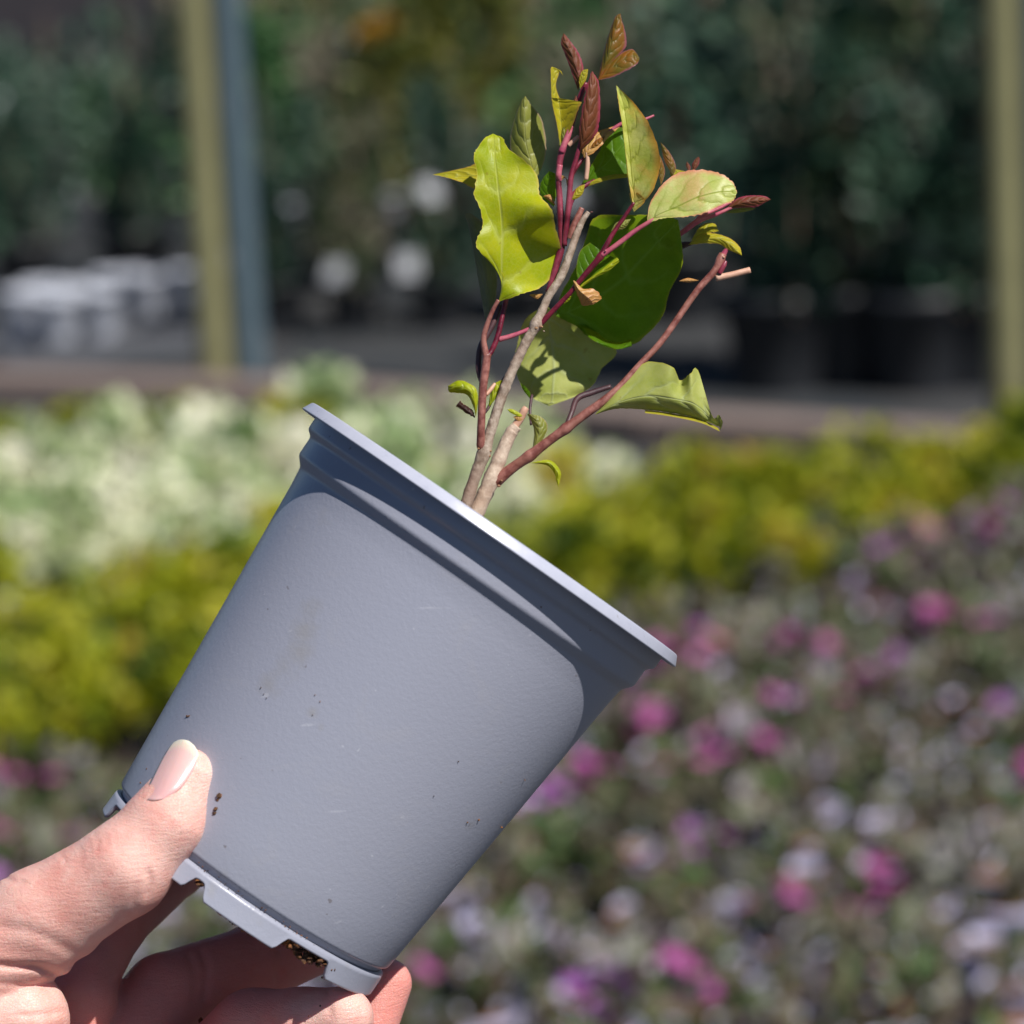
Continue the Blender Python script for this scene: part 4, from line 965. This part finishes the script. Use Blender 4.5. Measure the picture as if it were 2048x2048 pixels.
# ================================================================== HAND
VOX = 5.0
lo = np.array([-520.0, 1420.0, -480.0]); hi = np.array([880.0, 2560.0, 420.0])
dim = ((hi - lo) / VOX).astype(int) + 1
FLD = np.full(dim, 400.0, dtype=np.float32)
def cap(a, b, ra, rb, k=14.0, flat=None, sub=False):
    a = np.array(a, float); b = np.array(b, float); mr = max(ra, rb) + 90
    l_ = np.minimum(a, b) - mr; h_ = np.maximum(a, b) + mr
    i0 = np.maximum(((l_ - lo) / VOX).astype(int), 0); i1 = np.minimum(((h_ - lo) / VOX).astype(int) + 1, dim)
    if np.any(i1 <= i0): return
    sl_ = tuple(slice(p, q) for p, q in zip(i0, i1))
    X, Y, Z = np.meshgrid(*[lo[i] + VOX * np.arange(i0[i], i1[i]) for i in range(3)], indexing='ij')
    d = b - a; dd = d @ d + 1e-9
    t = np.clip(((X - a[0]) * d[0] + (Y - a[1]) * d[1] + (Z - a[2]) * d[2]) / dd, 0, 1)
    qx = X - a[0] - t * d[0]; qy = Y - a[1] - t * d[1]; qz = Z - a[2] - t * d[2]
    if flat is not None: qz = qz / flat
    dist = np.sqrt(qx * qx + qy * qy + qz * qz) - (ra + (rb - ra) * t)
    cur = FLD[sl_]
    if sub:
        h = np.clip(0.5 - 0.5 * (cur + dist) / k, 0, 1); FLD[sl_] = cur * (1 - h) - dist * h + k * h * (1 - h)
    else:
        h = np.clip(0.5 + 0.5 * (cur - dist) / k, 0, 1); FLD[sl_] = cur * (1 - h) + dist * h - k * h * (1 - h)
def chain(pts, rs, k=14.0, flat=None):
    for i in range(len(pts) - 1): cap(pts[i], pts[i + 1], rs[i], rs[i + 1], k, flat)
# palm and wrist first (big smooth blends)
cap((-60, 2260, 0), (380, 2420, -30), 150, 130, 60); cap((-420, 2480, 40), (-60, 2260, 0), 190, 160, 60)
cap((-60, 2260, 0), (120, 2120, -30), 150, 95, 50)
chain([(120, 2130, -20), (158, 2000, -20), (165, 1950, -40)], [92, 70, 62], 30)
# index
chain([(160, 1975, -30), (226, 1850, -150), (352, 1735, -350), (446, 1662, -395)], [66, 64, 58, 50], 16)
# middle
chain([(190, 2140, -40), (330, 1990, -150), (520, 1924, -265), (652, 1872, -315)], [90, 82, 78, 66], 16)
# ring
chain([(360, 2210, -40), (512, 2072, -10), (606, 2056, 74), (684, 2036, 120)], [98, 94, 80, 64], 16)
# little
chain([(520, 2380, -60), (600, 2250, -110), (722, 2090, -140), (772, 1967, -150)], [84, 66, 60, 52], 10)
# thumb
TH = 262
chain([(-260, 2120, 120), (-60, 1935, 190), (78, 1842, 232), (248, 1738, TH + 22), (334, 1642, TH + 26), (378, 1553, TH + 10)], [150, 120, 104, 93, 78, 54], 22)
cap((356, 1600, TH + 2), (380, 1556, TH - 4), 62, 52, 20)          # pressed pad
cap((120, 1848, 232), (158, 1868, 226), 62, 42, 16)                 # web fold
# thenar folds
cap((-160, 1890, 236), (98, 1906, 214), 70, 54, 5)
cap((-260, 2040, 200), (36, 2040, 190), 120, 104, 4)
_gx, _gy = np.meshgrid(lo[0] + VOX * np.arange(dim[0]), lo[1] + VOX * np.arange(dim[1]), indexing='ij')
def crease(pl, depth, w, z0=150, z1=999):
    """a groove in the skin along a line, fading out at both ends"""
    p = catmull([(*q, 0) for q in pl], 6)[:, :2]; best = np.full(_gx.shape, 1e9); tt = np.zeros(_gx.shape)
    for k in range(len(p) - 1):
        d = p[k + 1] - p[k]; t = np.clip(((_gx - p[k][0]) * d[0] + (_gy - p[k][1]) * d[1]) / (d @ d), 0, 1)
        q = np.hypot(_gx - p[k][0] - t * d[0], _gy - p[k][1] - t * d[1]); m_ = q < best
        best = np.where(m_, q, best); tt = np.where(m_, (k + t) / (len(p) - 1), tt)
    g_ = depth * np.exp(-(best / w) ** 2) * np.clip(np.sin(np.pi * np.clip(tt, 0.02, .98)) * 2.2, 0, 1)
    g_ -= depth * .15 * np.exp(-((best - 2.2 * w) / w) ** 2)
    k0 = max(0, int((z0 - lo[2]) / VOX)); k1 = min(dim[2], int((z1 - lo[2]) / VOX)); FLD[:, :, k0:k1] += g_[:, :, None].astype(np.float32)
crease([(-60, 1925), (20, 1932), (80, 1936), (128, 1956)], 9, 7)
crease([(-40, 1850), (50, 1860), (110, 1884), (152, 1912)], 3.5, 11)
crease([(-20, 1966), (40, 1970), (115, 1976)], 3.5, 5)
crease([(30, 2030), (80, 2030), (135, 2020)], 3.5, 5)
crease([(10, 2060), (70, 2066), (130, 2050)], 3, 5)
crease([(294, 1738), (300, 1762), (292, 1800)], 5, 6)
crease([(268, 1760), (272, 1785), (262, 1815)], 1.6, 5)
crease([(8, 1752), (26, 1764), (52, 1766)], 3, 5)
for k in range(7):                       # knuckle wrinkles over the joint
    a_ = 118 + k * 17; crease([(a_ + (k * 7) % 5, 1702 - k * 9), (a_ + 9, 1716 - k * 8), (a_ + 15 - (k * 5) % 7, 1732 - k * 7 + (k * 11) % 9)], (1.4, .7, 1.1, .6, 1.2, .8, .5)[k], 4)
crease([(395, 1890), (412, 1940), (405, 2010)], 6, 8, -400, 60); crease([(372, 1900), (392, 1950), (385, 2020)], 4, 7, -400, 60)
crease([(545, 1850), (560, 1910), (552, 1980)], 5, 8, -400, 0)
crease([(655, 1975), (662, 2040)], 3, 6, 0, 300)
# nail bed
gx = np.arange(dim[0]); 
def surface_nets(Fl):
    s_ = Fl < 0; nx, ny, nz = s_.shape
    c = [s_[i:nx - 1 + i, j:ny - 1 + j, k:nz - 1 + k] for i in (0, 1) for j in (0, 1) for k in (0, 1)]
    anyc = np.logical_or.reduce(c); allc = np.logical_and.reduce(c); act = anyc & ~allc
    idx = -np.ones(act.shape, dtype=np.int64); cells = np.argwhere(act); idx[act] = np.arange(len(cells))
    acc = np.zeros((len(cells), 3)); cn = np.zeros(len(cells)); offs = [(i, j, k) for i in (0, 1) for j in (0, 1) for k in (0, 1)]
    for a in range(8):
        for b in range(a + 1, 8):
            df = [offs[b][q] - offs[a][q] for q in range(3)]
            if sum(abs(x) for x in df) != 1: continue
            va = Fl[cells[:, 0] + offs[a][0], cells[:, 1] + offs[a][1], cells[:, 2] + offs[a][2]]
            vb = Fl[cells[:, 0] + offs[b][0], cells[:, 1] + offs[b][1], cells[:, 2] + offs[b][2]]
            m_ = (va < 0) != (vb < 0); t = np.where(m_, va / np.where(m_, va - vb, 1), 0)
            pt = np.array(offs[a])[None] + t[:, None] * np.array(df)[None]
            acc += pt * m_[:, None]; cn += m_
    pos = cells + acc / cn[:, None]
    faces = []
    for axn in range(3):
        sl0 = [slice(None)] * 3; sl1 = [slice(None)] * 3; sl0[axn] = slice(0, -1); sl1[axn] = slice(1, None)
        a = s_[tuple(sl0)]; b = s_[tuple(sl1)]; e = np.argwhere(a != b); inside = a[tuple(e.T)]
        o1, o2 = [q for q in range(3) if q != axn]
        ok = (e[:, o1] > 0) & (e[:, o2] > 0) & (e[:, o1] < act.shape[o1]) & (e[:, o2] < act.shape[o2]); e = e[ok]; inside = inside[ok]
        def g_(d1, d2):
            q = e.copy(); q[:, o1] -= d1; q[:, o2] -= d2; return idx[tuple(q.T)]
        q = np.stack([g_(1, 1), g_(0, 1), g_(0, 0), g_(1, 0)], 1)
        flip = inside if axn != 1 else ~inside
        q[~flip] = q[~flip][:, ::-1]
        faces.append(q)
    return pos, np.vstack(faces)
pos, fc = surface_nets(FLD)
pos = lo + pos * VOX
# light smoothing
for _ in range(2):
    acc = np.zeros_like(pos); cn = np.zeros(len(pos))
    for a in range(4):
        np.add.at(acc, fc[:, a], pos[fc[:, (a + 1) % 4]]); np.add.at(cn, fc[:, a], 1)
    pos = pos * 0.5 + 0.5 * acc / cn[:, None]
HB = P(-200, 2400, 0)
wv = Parr(pos) - HB
me = bpy.data.meshes.new('skin')
me.vertices.add(len(wv)); me.vertices.foreach_set('co', wv.astype(np.float32).ravel())
me.loops.add(len(fc) * 4); me.polygons.add(len(fc))
# the pixel frame has y pointing down, so the winding is mirrored here
me.loops.foreach_set('vertex_index', fc[:, ::-1].astype(np.int32).ravel())
me.polygons.foreach_set('loop_start', np.arange(0, len(fc) * 4, 4, dtype=np.int32))
me.polygons.foreach_set('use_smooth', np.ones(len(fc), dtype=bool))
me.update(calc_edges=True); me.validate()
hand = empty('hand', HB)
tag(hand, 'left hand of a person gripping the grey pot by its base, thumb in front', 'hand')
hs = link('skin', me, SKIN, hand)
def hpatch(rows, **kw):
    v, f, uv = patch(rows, **kw); return v + ROOT - HB, f, uv
NZ = TH + 20
def ztop(x, y):
    i_ = (x - lo[0]) / VOX; j_ = (y - lo[1]) / VOX; i0 = int(i_); j0 = int(j_); a = i_ - i0; b = j_ - j0
    c = (FLD[i0, j0] * (1 - a) + FLD[i0 + 1, j0] * a) * (1 - b) + (FLD[i0, j0 + 1] * (1 - a) + FLD[i0 + 1, j0 + 1] * a) * b
    k = np.nonzero(c < 0)[0]
    if not len(k): return None
    k = k[-1]; return lo[2] + VOX * (k + c[k] / (c[k] - c[k + 1]))
rows_px = [((284, 1598), (306, 1601), (331, 1597)), ((297, 1573), (328, 1579), (358, 1579)), ((310, 1547), (342, 1552), (377, 1555)), ((323, 1521), (354, 1527), (391, 1530)),
           ((335, 1501), (362, 1504), (397, 1510)), ((346, 1487), (366, 1488), (390, 1494)), ((357, 1481), (367, 1480), (378, 1483))]
A_ = []; Z_ = []
for x in range(300, 396, 6):
    for y in range(1500, 1600, 6):
        zt = ztop(x, y)
        if zt is not None and zt > TH + 12: A_.append((1, (x - 345) / 50, (y - 1550) / 50, ((x - 345) / 50) ** 2, ((y - 1550) / 50) ** 2, (x - 345) * (y - 1550) / 2500)); Z_.append(zt)
cf = np.linalg.lstsq(np.array(A_), np.array(Z_), rcond=None)[0]
def zn(x, y, lift):
    a, b = (x - 345) / 50, (y - 1550) / 50
    return float(np.array([1, a, b, a * a, b * b, a * b]) @ cf) + lift
rows_n = []
for k, (l_, m_, r__) in enumerate(rows_px):
    li = (-1.0, 2, 4, 6, 8, 10, 10)[k]
    rows_n.append((*l_, zn(*l_, li - 4), *m_, zn(*m_, li + 2), *r__, zn(*r__, li - 4)))
v, f, uv = hpatch(rows_n, fold=0.0, nv=6, nu=8, seed=5)
nm = mesh('thumb_nail', v, f, True, uv)
nl = link('thumb_nail', nm, NAIL, hand); sd = nl.modifiers.new('t', 'SOLIDIFY'); sd.thickness = 2.6 * U; sd.offset = 0
# specks of soil on the skin
parts = []
for k, (x, y, z_, r) in enumerate(((94, 1794, 322, 2.6), (495, 2000, -196, 4), (617, 2032, 172, 3), (636, 2036, 168, 2.4), (640, 2012, 170, 2.4), (402, 2046, -90, 9), (362, 1664, TH + 100, 2))):
    parts.append(crumb_geo(P(x, y, z_) - HB, r * U, 700 + k))
o = link('soil_specks', mesh('soil_specks', *join(*parts), smooth=False), SOILM, hand); o['kind'] = 'stuff'
